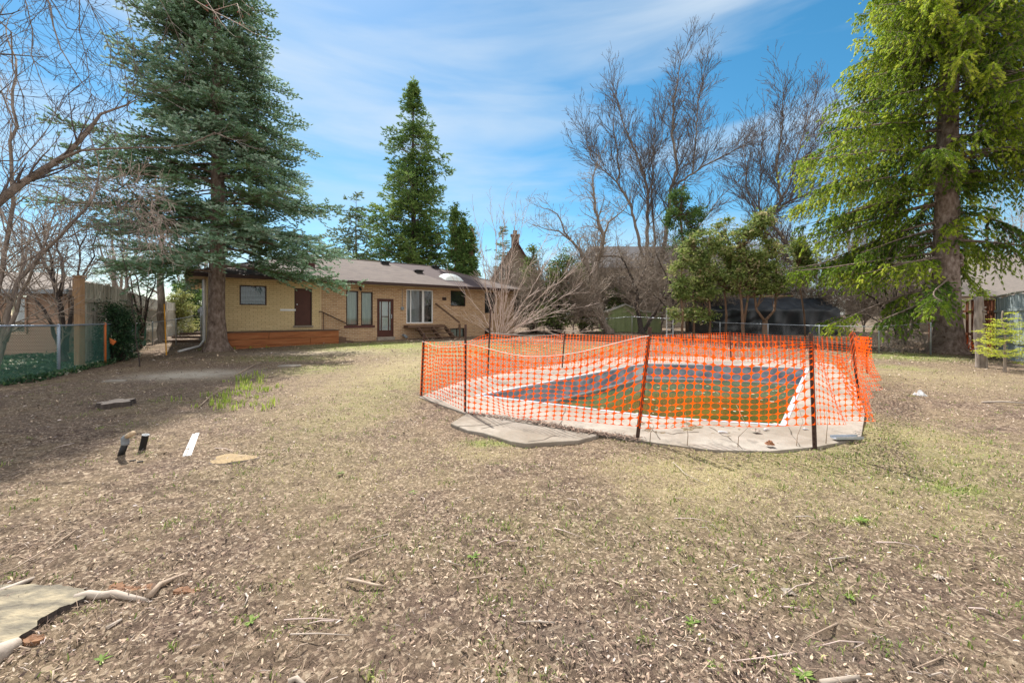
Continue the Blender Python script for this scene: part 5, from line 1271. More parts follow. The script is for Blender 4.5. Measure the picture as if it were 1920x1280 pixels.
def gable(name, label, px0, px1, pxa, pya, pye, Y, dep, wallm, roofm, h2=None, chim=None, win=None):
    x0, x1, xa = W(px0,0,Y)[0], W(px1,0,Y)[0], W(pxa,0,Y)[0]; ze_ = W(0,pye,Y)[2]; za = W(0,pya,Y)[2]; o = (x0, Y, 0)
    root = empty(name, o, label, 'house')
    b = MB(); b.add([(x0,Y,-.1),(x1,Y,-.1),(x1,Y,ze_),(xa,Y,za),(x0,Y,ze_),(x0,Y+dep,-.1),(x1,Y+dep,-.1),(x1,Y+dep,ze_),(xa,Y+dep,za),(x0,Y+dep,ze_)], [(0,1,2,3,4),(1,6,7,2),(5,0,4,9),(5,9,8,7,6)])
    b.build('wall', wallm, root, o)
    t = .16; e = .5; b = MB()
    for (a, c) in (((x0,ze_),(xa,za)), ((x1,ze_),(xa,za))):
        d = Vector((c[0]-a[0], c[1]-a[1])).normalized(); a2 = (a[0]-d.x*e, a[1]-d.y*e); up_ = abs(t/d.x)
        b.add([(a2[0],Y-e,a2[1]+.01),(c[0],Y-e,c[1]+.01),(c[0],Y+dep+e,c[1]+.01),(a2[0],Y+dep+e,a2[1]+.01),(a2[0],Y-e,a2[1]+up_),(c[0],Y-e,c[1]+up_),(c[0],Y+dep+e,c[1]+up_),(a2[0],Y+dep+e,a2[1]+up_)], [(0,1,2,3),(4,5,6,7),(0,1,5,4),(2,3,7,6),(0,3,7,4)])
    rf = b.build('roof', roofm, root, o)
    if chim:
        cx, top = chim; X = W(cx,0,Y)[0]; ct = W(0,top,Y)[2]
        c = MB(); c.box((X-.45,Y+.3,za-2.5),(X+.45,Y+1.2,ct-.15)); c.box((X-.55,Y+.2,ct-.15),(X+.55,Y+1.3,ct)); c.box((X-.25,Y+.5,ct),(X+.25,Y+1.0,ct+.5)); c.build('chimney', 'stone', rf).location = (-o[0],-o[1],0)
    for wx in (win or []):
        a0, a1, b0, b1 = W(wx[0],0,Y)[0], W(wx[2],0,Y)[0], W(0,wx[3],Y)[2], W(0,wx[1],Y)[2]
        c = MB(); c.box((a0-.12,Y-.08,b0-.12),(a0,Y-.01,b1+.12)); c.box((a1,Y-.08,b0-.12),(a1+.12,Y-.01,b1+.12)); c.box((a0,Y-.08,b0-.12),(a1,Y-.01,b0)); c.box((a0,Y-.08,b1),(a1,Y-.01,b1+.12)); c.box(((a0+a1)/2-.04,Y-.07,b0),((a0+a1)/2+.04,Y-.02,b1))
        f = c.build('window', 'white', root, o); MB().box((a0,Y-.035,b0),(a1,Y-.01,b1)).build('pane', 'inside', f).location = (-o[0],-o[1],0)
    return root
gable('steep_gable_house', 'mottled brown house with steep maroon edged gable and chimney behind the bungalow', 908, 1024, 968, 455, 548, 45, 12, 'stone', 'roof_red', chim=(966,438), win=[(938,500,953,522)])
def side_house():
    Y = 40; x0, x1 = W(1112,0,Y)[0], W(1395,0,Y)[0]; ze_ = W(0,503,Y)[2]; zr_2 = W(0,462,Y+5)[2]; o = (x0, Y, 0)
    root = empty('beige_house', o, 'large beige house with grey roof hidden behind the bare trees at centre right', 'house')
    MB().box((x0,Y,-.1),(x1,Y+10,ze_)).build('wall', 'stucco', root, o)
    e = .5; b = MB(); b.add([(x0-e,Y-e,ze_+.01),(x1+e,Y-e,ze_+.01),(x1+e,Y+10+e,ze_+.01),(x0-e,Y+10+e,ze_+.01),(x0+.5,Y+5,zr_2),(x1-2,Y+5,zr_2)], [(0,1,5,4),(1,2,5),(2,3,4,5),(3,0,4),(0,3,2,1)])
    b.build('roof', 'roof_dk', root, o)
    for (p, q_, s_, t_) in ((1160,520,1185,548),(1255,520,1280,548),(1320,520,1350,548)):
        a0, a1, b0, b1 = W(p,0,Y)[0], W(s_,0,Y)[0], W(0,t_,Y)[2], W(0,q_,Y)[2]
        c = MB(); c.box((a0-.1,Y-.07,b0-.1),(a1+.1,Y-.004,b0)); c.box((a0-.1,Y-.07,b1),(a1+.1,Y-.004,b1+.1)); c.box((a0-.1,Y-.07,b0),(a0,Y-.004,b1)); c.box((a1,Y-.07,b0),(a1+.1,Y-.004,b1))
        f = c.build('window', 'white', root, o); MB().box((a0,Y-.03,b0),(a1,Y-.004,b1)).build('pane', 'inside', f).location = (-o[0],-o[1],0)
side_house()
def far_right():
    Y = 27; x0, x1 = W(1770,0,Y)[0], W(2150,0,Y)[0]; ze_ = W(0,556,Y)[2]; zr_2 = W(0,478,Y+4)[2]; o = (x0, Y, 0)
    root = empty('low_roof_house', o, 'low grey brown roof seen over the board fence at the right edge', 'house')
    MB().box((x0,Y,0),(x1,Y+8,ze_)).build('wall', 'stucco', root, o)
    e = .5; b = MB(); b.add([(x0-e,Y-e,ze_+.01),(x1+e,Y-e,ze_+.01),(x1+e,Y+8+e,ze_+.01),(x0-e,Y+8+e,ze_+.01),(x0+3,Y+4,zr_2),(x1-3,Y+4,zr_2)], [(0,1,5,4),(1,2,5),(2,3,4,5),(3,0,4),(0,3,2,1)])
    b.build('roof', 'roof_lt', root, o)
far_right()

# green shed
Y = 26.6; x0, x1 = W(1141,0,Y)[0], W(1241,0,Y)[0]; o = (x0, Y, gz(x0, Y)); zb_ = o[2]; ht = W(0,584,Y)[2]; hp = W(0,572,Y)[2]; xm = W(1172,0,Y)[0]
sh_ = empty('garden_shed', o, 'small olive green ribbed metal shed with low pale roof at the back fence', 'shed')
b = MB(); xq = x0+(x1-x0)*.62; mid = (x0+xq)/2
b.add([(x0,Y,zb_-.05),(xq,Y,zb_-.05),(xq,Y,ht),(mid,Y,hp),(x0,Y,ht),(x0,Y+3,zb_-.05),(xq,Y+3,zb_-.05),(xq,Y+3,ht),(mid,Y+3,hp),(x0,Y+3,ht)], [(0,1,2,3,4),(1,6,7,2),(5,0,4,9),(5,9,8,7,6)])
b.add([(xq+.01,Y+.2,zb_-.05),(x1,Y+.2,zb_-.05),(x1,Y+.2,ht-.12),(xq+.01,Y+.2,ht)], [(0,1,2,3)])
b.build('wall', 'shed', sh_, o)
b = MB(); n = 9
for i in range(n+1):
    x = x0+(xq-x0)*i/n; b.box((x-.02,Y-.03,zb_),(x+.02,Y-.003,ht-.02))
b.build('ribs', 'shed', sh_, o)
b = MB()
for a, c in ((x0-.12, mid), (xq+.12, mid)):
    za_ = ht-.05
    b.add([(a,Y-.12,za_),(c,Y-.12,hp),(c,Y+3.1,hp),(a,Y+3.1,za_),(a,Y-.12,za_+.09),(c,Y-.12,hp+.09),(c,Y+3.1,hp+.09),(a,Y+3.1,za_+.09)], [(0,1,2,3),(4,5,6,7),(0,1,5,4),(0,3,7,4)])
b.add([(xq,Y+.1,ht),(x1+.1,Y+.1,ht-.12),(x1+.1,Y+3,ht-.12),(xq,Y+3,ht),(xq,Y+.1,ht+.08),(x1+.1,Y+.1,ht-.04),(x1+.1,Y+3,ht-.04),(xq,Y+3,ht+.08)], [(0,1,2,3),(4,5,6,7),(0,1,5,4),(1,2,6,5)])
b.build('roof', 'shed_roof', sh_, o)
b = MB(); b.box((mid-.55,Y-.045,zb_+.05),(mid-.01,Y-.032,ht-.15)); b.box((mid+.01,Y-.045,zb_+.05),(mid+.55,Y-.032,ht-.15)); b.build('door', 'shed', sh_, o)
# black tarp covered structure
Y = 24.5; x0, x1 = W(1325,0,Y)[0], W(1572,0,Y)[0]; o = (x0, Y, gz(x0, Y)); zt2 = W(0,556,Y+1)[2]
tp_ = empty('tarp_shelter', o, 'black plastic tarp draped over a long low frame behind the cedars', 'tarp')
NX, NY = 90, 34; VV = []
for i in range(NX+1):
    for j in range(NY+1):
        u, v = i/NX, j/NY
        X = x0+(x1-x0)*u; sag_ = .06*sin(u*pi*4)**2
        if v < .45:
            t = v/.45; yy = Y-.35*(1-t)-.18*t*t; z = o[2]-.03+(1.55)*t
            yy += (.09*sin(u*31+3*t)+.05*sin(u*67-5*t)+.06*sin((u-.7)*40*t+9))*(1-t*.6)
        else:
            t = (v-.45)/.55; yy = Y-.18+3.2*t; z = o[2]-.03+1.55+(zt2-o[2]-1.5)*sin(pi*min(1, t*1.0)*.5 if t < .5 else pi*(1-t)*.5)*1.35-sag_+.03*sin(u*40+t*6)
        if i in (0, NX): z = o[2]-.03+(z-o[2])*1.0
        VV.append((X, yy, z))
b = MB(); b.add(VV, [(i*(NY+1)+j, (i+1)*(NY+1)+j, (i+1)*(NY+1)+j+1, i*(NY+1)+j+1) for i in range(NX) for j in range(NY)])
for uu in (0, 1):
    i = uu*NX; ring = [VV[i*(NY+1)+j] for j in range(NY+1)]; ring.append((ring[0][0], ring[-1][1], o[2]-.05)); b.add(ring, [tuple(range(len(ring)))])
b.build('tarp', 'tarp', tp_, o, smooth=True)
b = MB(); b.tube([(x0+2.4, Y+.6, zt2-.02), (x1-2.4, Y+.6, zt2+.02)], .035, 6); tag(b.build('ridge_pole', 'post_tan', tp_, o))

# ------------------------------------------------------------------ fences
def chain_fence(name, label, posts, rail, hw, wirem, railm, pr_=.03, cell=.065, wr=.0022, postcol=None, mesh=True, ext=None):
    """posts: list of (x,y,zrail)"""
    p0 = posts[0]; o = (p0[0], p0[1], gz(p0[0], p0[1])); root = empty(name, o, label, 'fence')
    for i, (x, y, z) in enumerate(posts):
        mt = (postcol or {}).get(i, railm); q = pr_*(1.3 if i in (0, len(posts)-1) else 1)
        b = MB(); b.tube([(x,y,gz(x,y)-.1),(x,y,z+.02),(x,y,z+.05)], [q, q, q*.4], 8); b.build('post', mt, root, o, smooth=True)
    MB().tube([(x,y,z+.01) for x, y, z in posts], pr_*.75, 6).build('top_rail', railm, root, o, smooth=True)
    if not mesh: return root
    segs = []
    for i in range(len(posts)-1):
        (xa,ya_,za_), (xb,yb_,zb2) = posts[i], posts[i+1]; L = math.hypot(xb-xa, yb_-ya_); H = (za_+zb2)/2-(gz(xa,ya_)+gz(xb,yb_))/2-.06
        n = int((L+H)/cell)
        def P(u, v):
            t = u/L; x = xa+(xb-xa)*t; y = ya_+(yb_-ya_)*t; g = gz(x, y)+.04; zt = za_+(zb2-za_)*t; return (x, y-.005*v, g+(zt-g)*v)
        for k in range(-int(H/cell), int(L/cell)+1):
            for s_ in (1, -1):
                u0 = k*cell; u1 = u0+H; v0, v1 = 0., 1.
                if u0 < 0: v0 = -u0/H; u0 = 0
                if u1 > L: v1 = 1-(u1-L)/H; u1 = L
                if v1 <= v0: continue
                a, b_ = (P(u0, v0), P(u1, v1)) if s_ == 1 else (P(u0, 1-v0), P(u1, 1-v1))
                segs.append((a, b_, wr, wr))
    segs_mesh('chain_link', segs, wirem, root, o)
    return root
def FP(px, Y, pyr): x, y, z = W(px, pyr, Y); return (x, y, z)
chain_fence('wire_fence', 'green chain link fence with grey top rail running back along the left side', [FP(-150,6.8,613),FP(110,9.82,611),FP(197,11.9,608),FP(248,15.2,607),FP(272,17.5,606)], 0, 0, 'wire', 'rail_blue', pr_=.032, postcol={2:'paint_or', 4:'wire'}, wr=.0032)
chain_fence('wire_gate', 'short chain link return between the left fence end and the house corner', [FP(286,17.8,605),FP(330,18.0,599),FP(377,18.2,590)], 0, 0, 'wire_g', 'metal', pr_=.022, wr=.002)
chain_fence('back_wire_fence', 'long chain link fence with thin rail across the back of the yard', [FP(995,28,597),FP(1130,26,598),FP(1185,24.6,594),FP(1262,22.6,598),FP(1350,20.2,605),FP(1440,18.4,608),FP(1536,16.4,611),FP(1648,14.9,613),FP(1745,14.5,606)], 0, 0, 'wire_g', 'metal', pr_=.02, cell=.09, wr=.002)
x, y, z = G(205, 700)
MB_ = MB(); p = W(205, 640, 11.8); MB_.add([(p[0],p[1],p[2]+.10),(p[0]+.22,p[1]-.02,p[2]+.0),(p[0]+.14,p[1]-.03,p[2]-.10),(p[0]+.02,p[1]+.0,p[2]-.05),(p[0],p[1]+.02,p[2]+.10),(p[0]+.22,p[1]+.0,p[2]+.0),(p[0]+.14,p[1]-.01,p[2]-.10),(p[0]+.02,p[1]+.02,p[2]-.05)], [(0,1,2,3),(7,6,5,4),(0,1,5,4),(1,2,6,5),(2,3,7,6),(3,0,4,7)])
tag(MB_.build('marker_flag', 'paint_or', origin=p), 'small torn orange marker flag hooked on the left wire fence', 'flag')
a = G(311.5, 652); b = MB(); t_ = W(308,570,a[1]-2.5); b.beam((W(312,620,a[1]-2.5)[0], a[1]-2.5, gz(0,a[1])-.1), t_, .032, .02); tag(b.build('marker_stake', 'paint_ye', origin=(t_[0],t_[1],0)), 'leaning amber painted stake behind the gate rail left of the house', 'stake')

def board_fence(name, label, pts, mat, bw=.14, gap=.012, jitter=.02, rails=True, groupless=True, railback=True, capm=None, t=.02, postm=None, seed=1, missing=()):
    """pts: (x,y,ztop)"""
    R_ = random.Random(seed); o = (pts[0][0], pts[0][1], gz(pts[0][0], pts[0][1])); root = empty(name, o, label, 'fence')
    b = MB(); q = 0
    for i in range(len(pts)-1):
        A_, B_ = Vector(pts[i]), Vector(pts[i+1]); L = (B_.xy-A_.xy).length; d = Vector((B_.x-A_.x, B_.y-A_.y, 0)).normalized(); nn = Vector((-d.y, d.x, 0))
        n = int(L/(bw+gap))
        for j in range(n):
            q += 1
            if q in missing: continue
            c = A_+d*((j+.5)*(bw+gap)); zt = A_.z+(B_.z-A_.z)*(j+.5)/n+R_.uniform(-jitter, jitter); g = gz(c.x, c.y); w2 = bw/2*R_.uniform(.95,1)
            tl = R_.gauss(0,.006)
            p = c-d*w2; r_ = c+d*w2; off = nn*R_.uniform(-.004,.004)
            v = [(p.x+off.x, p.y+off.y, g+.04), (r_.x+off.x, r_.y+off.y, g+.04), (r_.x+off.x+tl, r_.y+off.y, zt), (p.x+off.x+tl, p.y+off.y, zt)]
            v2 = [(x+nn.x*t, y+nn.y*t, z) for x, y, z in v]; b.add(v+v2, [(0,1,2,3),(7,6,5,4),(0,4,5,1),(1,5,6,2),(2,6,7,3),(3,7,4,0)])
    b.build('boards', mat, root, o)
    rb = MB(); s_ = -1 if railback else 1
    for i in range(len(pts)-1):
        A_, B_ = Vector(pts[i]), Vector(pts[i+1]); d = (B_-A_).normalized(); nn = Vector((-d.y, d.x, 0)).normalized()*(-.035 if railback else .055)
        for f in (.30, .78):
            a = Vector((A_.x, A_.y, gz(A_.x,A_.y)+(A_.z-gz(A_.x,A_.y))*f))+nn; c = Vector((B_.x, B_.y, gz(B_.x,B_.y)+(B_.z-gz(B_.x,B_.y))*f))+nn; rb.beam(a, c, .04, .09)
    if rails: rb.build('rails', mat, root, o)
    for i, P_ in enumerate(pts):
        pb = MB(); pb.box((P_[0]-.05+(.0), P_[1]-.11, gz(P_[0],P_[1])-.1), (P_[0]+.05, P_[1]-.02, P_[2]+.05)); pb.build('post', postm or mat, root, o)
    if capm:
        cb = MB()
        for i in range(len(pts)-1): cb.beam(Vector(pts[i])+Vector((0,0,.06)), Vector(pts[i+1])+Vector((0,0,.06)), .12, .035)
        cb.build('cap_rail', capm, root, o)
    return root
def PT(px, Y, py): return W(px, py, Y)
board_fence('board_fence', 'old mossy vertical board fence receding behind the left wire fence', [PT(152,11.3,527),PT(205,13.8,535),PT(248,16.6,549),PT(300,21.5,564)], 'board_grey', seed=3)
board_fence('pale_board_fence', 'pale straight board fence between the vine and the house corner', [PT(312,24,566),PT(348,30,570),PT(383,37,582)], 'board_grey', seed=4, bw=.16)
b = MB(); x, y, z = G(149, 692); tz = W(149,518,y)[2]; b.box((x-.075,y-.075,-.1),(x+.075,y+.075,tz-.03)); b.box((x-.10,y-.10,tz-.03),(x+.10,y+.10,tz+.02)); b.box((x-.17,y-.03,tz-.55),(x-.076,y+.03,tz-.05))
tag(b.build('fence_post', 'post_tan', origin=(x,y,0), bevel=.008), 'tall square tan timber post with flat cap at the start of the board fence', 'post')
board_fence('brown_board_fence', 'backlit red brown board fence with gaps behind the grey dead log', [PT(1742,19.0,569),PT(1775,18.2,566),PT(1822,16.6,564),PT(1868,14.2,562)], 'board_brown', seed=5, gap=.05, bw=.17, capm='board_grey', missing=(3,9,13))
board_fence('grey_board_fence', 'blue grey weathered board fence at the right edge of the yard', [PT(1868,14.2,560),PT(1905,12.4,552),PT(1960,11.2,546),PT(2040,10,540)], 'board_blue', seed=6, bw=.17, capm='board_grey')
# rolled netting by right fence
Y0 = 15.2; PST['x'] = (Vector((W(1802,0,Y0)[0], Y0, .14)), Vector((W(1802,0,Y0)[0], Y0, .95))); PST['y'] = (Vector((W(1862,0,13.6)[0], 13.6, .14)), Vector((W(1862,0,13.6)[0], 13.6, .6)))
fe_save, fo_save = fe, fo
fe = empty('discarded_netting', PST['x'][0], 'scrap of orange mesh slumped against the brown board fence at right', 'netting'); fo = PST['x'][0]
net('x','y',(-.0,.0),(.72,.12), sag=.03, seed=12, wave=.09)
fe, fo = fe_save, fo_save
# aluminium ladder
Y = 22.3; b = MB(); xl_, xr_ = W(1250,0,Y)[0], W(1262,0,Y)[0]; g = gz(xl_, Y); zt3 = W(0,577,Y)[2]
for x in (xl_, xr_): b.box((x-.02,Y-.04,g),(x+.02,Y+.04,zt3))
lad = empty('ladder', (xl_,Y,g), 'upright aluminium ladder standing left of the cedar row', 'ladder'); b.build('side_rail', 'white', lad, (xl_,Y,g))
z = g+.25
while z < zt3: MB().tube([(xl_,Y,z),(xr_,Y,z)], .018, 6).build('rung', 'white', lad, (xl_,Y,g)); z += .30
# dead log post
x, y, z = G(1840, 689); tz = W(1834,556,y)[2]; b = MB(); pts = []; R_ = random.Random(4)
for i in range(15): f = i/14; pts.append((x-.09*f+.015*sin(f*9), y, z-.1+(tz-z+.1)*f))
b.tube(pts, [.125-.03*i/14+(.05 if i < 1 else 0)+R_.uniform(-.006,.006) for i in range(15)], 12)
lg = empty('log_post', (x,y,z), 'bare grey barkless log standing upright beside the young lime spruce', 'log'); b.build('trunk', 'bark_gr', lg, (x,y,z), smooth=True)
for i in range(12):
    zz_ = R_.uniform(.25, tz-.2); a = R_.uniform(-2.8, -.3); f = zz_/tz; p = Vector((-.09*f+cos(a)*.10, sin(a)*.10, zz_-z)); d = Vector((cos(a), sin(a), .3)); MB().tube([p-d*.03, p+d*.03, p+d*.045], [.035,.024,.012], 7).build('knot', 'bark_gr', lg, smooth=True)
# stumps
def stump(name, label, px, py, rx, ry, h, mt, mt_side, seed, lobes=0, lob=.3, tilt=0):
    x, y, z = G(px, py); b = MB(); sd_ = MB(); n = 40; R_ = random.Random(seed); ph = R_.uniform(0, 6)
    ring = []
    for i in range(n):
        t = 2*pi*i/n; q = 1+(lob*cos(lobes*t+ph) if lobes else 0)+.06*sin(3*t+1)+.04*sin(7*t); ring.append((cos(t)*rx*q, sin(t)*ry*q))
    root = empty(name, (x,y,z), label, 'stump')
    vs = [(a, c, h+tilt*a) for a, c in ring]; b.add(vs+[(0,0,h+.006)], [(i, (i+1)%n, n) for i in range(n)]); b.build('cut_top', mt, root)
    sd_.add([(a*1.0, c*1.0, h-.001+tilt*a) for a, c in ring]+[(a*1.06, c*1.06, h*.5) for a, c in ring]+[(a*1.12, c*1.12, -.06) for a, c in ring], [(i, n+i, n+(i+1)%n, (i+1)%n) for i in range(n)]+[(n+i, 2*n+i, 2*n+(i+1)%n, n+(i+1)%n) for i in range(n)]); sd_.build('bark', mt_side, root, smooth=True)
    return root
def ringwood(name, c1, c2, c3):
    k = NT(name); v = k.coords(); wv = k.n('ShaderNodeTexWave', wave_type='RINGS', rings_direction='Z'); wv.inputs['Scale'].default_value = 9; wv.inputs['Distortion'].default_value = 5; wv.inputs['Detail'].default_value = 4; k.l(v, wv.inputs['Vector'])
    n = k.noise(v, 6, 6); c = k.mix(.45, k.ramp(wv.outputs['Fac'], [(.2,c2),(.8,c1)]), k.ramp(n, [(.35,c3),(.6,c1)])); return k.bsdf(c, .85, bump=wv.outputs['Fac'], bstr=.3, bdist=.01)
m['cut_gr'] = ringwood('weathered_cut_wood', (.50,.41,.34), (.36,.29,.24), (.2,.16,.13)); m['cut_tan'] = ringwood('tan_cut_wood', (.33,.24,.13), (.25,.18,.10), (.18,.13,.08)); m['cut_gn'] = M('grey_olive_cut_wood', (.19,.165,.12), (.05,.045,.042), 5.5, .85, .8, .012, c3=(.36,.30,.20), stretch=(1,2.5,1), detail=10)
stump('lobed_stump', 'low grey brown clover shaped tree stump in the shade at left', 218, 762, .19, .20, .09, 'cut_gr', 'bark_dk', 1, lobes=5, lob=.22)
stump('flat_stump', 'flat tan sawn stump level with the ground right of the white strips', 435, 862, .20, .13, .018, 'cut_tan', 'bark_mid', 2, lobes=3, lob=.14)
# big near stump, bottom left
out = [(-60,1108),(0,1106),(60,1104),(110,1105),(150,1112),(165,1126),(140,1140),(112,1150),(75,1172),(50,1196),(20,1215),(0,1222),(-80,1240)]
P_ = [G(*p) for p in out]; root = empty('large_stump', G(40,1150), 'large pale sawn stump cut off by the lower left corner of the view', 'stump'); oo = G(40,1150)
R_ = random.Random(6); F2 = []
for i in range(len(P_)-1):
    for q in range(4):
        f = q/4; F2.append((P_[i][0]+(P_[i+1][0]-P_[i][0])*f+R_.gauss(0,.005), P_[i][1]+(P_[i+1][1]-P_[i][1])*f+R_.gauss(0,.005), 0))
P_ = F2
b = MB(); n = len(P_); cx = sum(p[0] for p in P_)/n; cy = sum(p[1] for p in P_)/n
b.add([(p[0],p[1],p[2]+.030) for p in P_]+[(cx,cy,.036)], [((i+1)%n, i, n) for i in range(n)]); b.build('cut_top', 'cut_gn', root, oo)
b = MB(); b.add([(p[0],p[1],p[2]+.029) for p in P_]+[(p[0]+(p[0]-cx)*.05,p[1]-.02,-.05) for p in P_], [(i, (i+1)%n, n+(i+1)%n, n+i) for i in range(n)]); b.build('bark', 'bark_dk', root, oo)
b = MB(); b.tube([G(140,1128,.015),G(165,1121,.02),G(190,1122,.018),G(212,1120,.022),G(240,1124,.016),G(278,1127,.006)], [.024,.022,.019,.020,.015,.008], 9); b.build('root', 'drift', root, oo, smooth=True)
b = MB(); b.tube([G(-30,1250,.0),G(0,1232,.02),G(34,1210,.02)], [.05,.045,.02], 9); b.build('root', 'drift', root, oo, smooth=True)
def rough_lump(px, py, wpx, r_, seed, name, label, mat='fungus', n=14):
    R_ = random.Random(seed); b = MB(); c = G(px, py)
    for i in range(n):
        p = Vector(G(px+R_.uniform(-.5,.5)*wpx, py+R_.uniform(-4,4), .0)); rr_2 = r_*R_.uniform(.5,1.1); k_ = 8; ph = R_.uniform(0,6)
        top = [p+Vector((cos(2*pi*j/k_)*rr_2*1.5*R_.uniform(.7,1.2), sin(2*pi*j/k_)*rr_2*R_.uniform(.7,1.2), rr_2*R_.uniform(.3,.9))) for j in range(k_)]
        b.add(top+[p+Vector((0,0,rr_2*.8))]+[Vector((q.x, q.y, p.z-.01)) for q in top], [(j, (j+1)%k_, k_) for j in range(k_)]+[(k_+1+j, k_+1+(j+1)%k_, (j+1)%k_, j) for j in range(k_)])
    return tag(b.build(name, mat, origin=c), label, 'wood debris')
rough_lump(250, 1105, 70, .022, 1, 'rotten_bark', 'orange brown strip of crumbling rotten bark behind the white root', n=26)
rough_lump(352, 1109, 48, .017, 2, 'bracket_fungus', 'cluster of small orange brown fungus caps right of the slanted stick', n=20)
rough_lump(45, 1200, 60, .022, 3, 'rotten_bark', 'curled rust coloured bark flakes under the edge of the large stump', n=22)
def stick(pts, r0, r1, name, label, mat='stick', cat='stick', extra=None, lift=.0):
    b = MB(); V_ = [Vector(G(*p[:2], (p[2] if len(p) > 2 else .012)+lift)) for p in pts]; n = len(V_); b.tube(V_, [r0+(r1-r0)*i/(n-1) for i in range(n)], 7)
    for e in (extra or []): b.tube([Vector(G(*p[:2], p[2])) for p in e], [r1*.7, r1*.3], 5)
    return tag(b.build(name, mat, origin=V_[0], smooth=True), label, cat)
stick([(280,1125,.02),(300,1105,.03),(322,1092,.02),(352,1076,.01)], .017, .007, 'stick', 'grey tapering stick slanting up from the tip of the white root')
stick([(650,1089,.012),(668,1094,.018),(700,1100,.014),(720,1102,.01)], .010, .006, 'stick', 'broken pale stick with a short side twig in the near centre', extra=[[(704,1100,.015),(718,1087,.05)]])
stick([(655,1048),(675,1039,.02),(704,1028)], .009, .006, 'stick', 'short straight tan stick above the broken pale one')
stick([(880,1088),(896,1086),(916,1082)], .005, .003, 'stick', 'small tan twig right of the broken pale stick')
stick([(0,1083),(30,1073,.03),(100,1030,.03),(140,998,.015)], .005, .003, 'twig', 'long thin curved twig above the large stump', cat='twig')
stick([(-20,1122),(20,1108,.02),(64,1087,.012)], .022, .010, 'stick', 'thick bleached stick lying at the left edge above the stump', mat='drift')
stick([(200,1182),(228,1165)], .010, .007, 'wood_splinter', 'short white wood splinter below the white root', mat='drift')
stick([(1262,868),(1285,892,.02),(1328,912)], .004, .003, 'twig', 'curved pale twig on the yellow grass in front of the pool', mat='drift', cat='twig')
stick([(1842,755),(1880,756,.03),(1922,757)], .018, .012, 'branch', 'pale bleached branch lying near the right edge of the yard', mat='drift', cat='branch')
stick([(1540,1285),(1610,1275)], .012, .01, 'stick', 'pale stick end at the lower edge right of centre', mat='drift')
stick([(540,1284),(556,1276),(572,1290)], .012, .008, 'wood_chunk', 'pale wood chunk at the bottom edge below the broken stick', mat='drift')
stick([(440,705),(475,688,.05),(500,680)], .012, .008, 'branch', 'thin dead branch lying among the lime shoots', cat='branch')
stick([(372,765),(400,742,.05),(425,728)], .010, .006, 'branch', 'crooked dead twig left of the lime shoots', cat='branch')
R_ = random.Random(77)
for i in range(64):
    py = 640+ (1270-640)*R_.random()**.8; px = R_.uniform(0,1920)
    if 780 < px < 1650 and py < 850: continue
    if py < 690: continue
    Yq = 1110/(py-590); l = R_.uniform(.08,.30)/Yq*F_; a = R_.uniform(0,pi); b_ = R_.gauss(0,.35)
    q = [(px,py),(px+cos(a)*l*.5, py+sin(a)*l*.16),(px+cos(a+b_)*l, py+sin(a+b_)*l*.33)]
    if min(p[1] for p in q) < 640: continue
    stick([(q[0][0],q[0][1],.006),(q[1][0],q[1][1],.022),(q[2][0],q[2][1],.006)], R_.uniform(.0025,.006), .002, 'twig', 'thin dry twig lying loose on the mulch', mat=R_.choice(['stick','drift','twig_lt']), cat='twig')['group'] = 'thin dry twigs scattered over the yard'
def rosette(px, py, rad, seed, lab):
    x, y, z = G(px, py); R_ = random.Random(seed); b = MB()
    for i in range(R_.randint(14,22)):
        a = R_.uniform(0, 6.28); l = rad*R_.uniform(.5,1); wd = l*R_.uniform(.10,.18); rise = R_.uniform(.15,.7)
        p0 = Vector((0,0,.004)); p1 = Vector((cos(a)*l*.6, sin(a)*l*.6, rise*l*.55)); p2 = Vector((cos(a)*l, sin(a)*l, rise*l*.6)); s_ = Vector((-sin(a), cos(a), 0))*wd
        b.add([p0-s_*.4, p0+s_*.4, p1+s_, p1-s_, p2], [(0,1,2,3),(3,2,4)])
    o = b.build('weed_rosette', 'grass'); o.location = (x, y, z+.004)
    at = o.data.attributes.new('tint', 'FLOAT', 'FACE'); at.data.foreach_set('value', [R_.uniform(0,.35) for _ in range(len(o.data.polygons))])
    tag(o, lab, 'weed', 'small green weeds in the mulch')
for i, (px, py, r_, lab) in enumerate(((1298,1170,.055,'leafy green weed rosette at lower centre right'), (1345,1258,.045,'weed rosette at the bottom edge right of centre'), (1505,1270,.05,'weed rosette at the bottom edge furthest right'), (1615,978,.07,'wide low weed patch on the lawn below the deck right end'), (887,1045,.05,'small weed tuft above the tan twig near centre'), (470,1168,.04,'weed sprout right of the rotten bark'), (190,1240,.045,'weed sprout below the white root at lower left'), (1340,1130,.03,'tiny weed left of the flat pale stone'), (1590,1120,.05,'weed tuft on bare soil at right'), (640,888,.05,'green weed tuft right of the flat tan stump'), (775,925,.045,'green weed tuft in the middle of the mulch'), (1760,1010,.05,'weed tuft near the tan leaf at right'))):
    rosette(px, py, r_, 900+i, lab)
# white strips
for i, (a, c, lab) in enumerate((((345,857),(363,816),'longer white painted strip left of the flat stump'), ((354,856),(370,814),'white painted strip lying beside the longer one, its right neighbour'))):
    A_, B_ = Vector(G(*a, .012)), Vector(G(*c, .012)); b = MB(); b.beam(A_, B_, .022 if i == 0 else .04, .012); tag(b.build('white_strip', 'white', origin=A_), lab, 'strip')
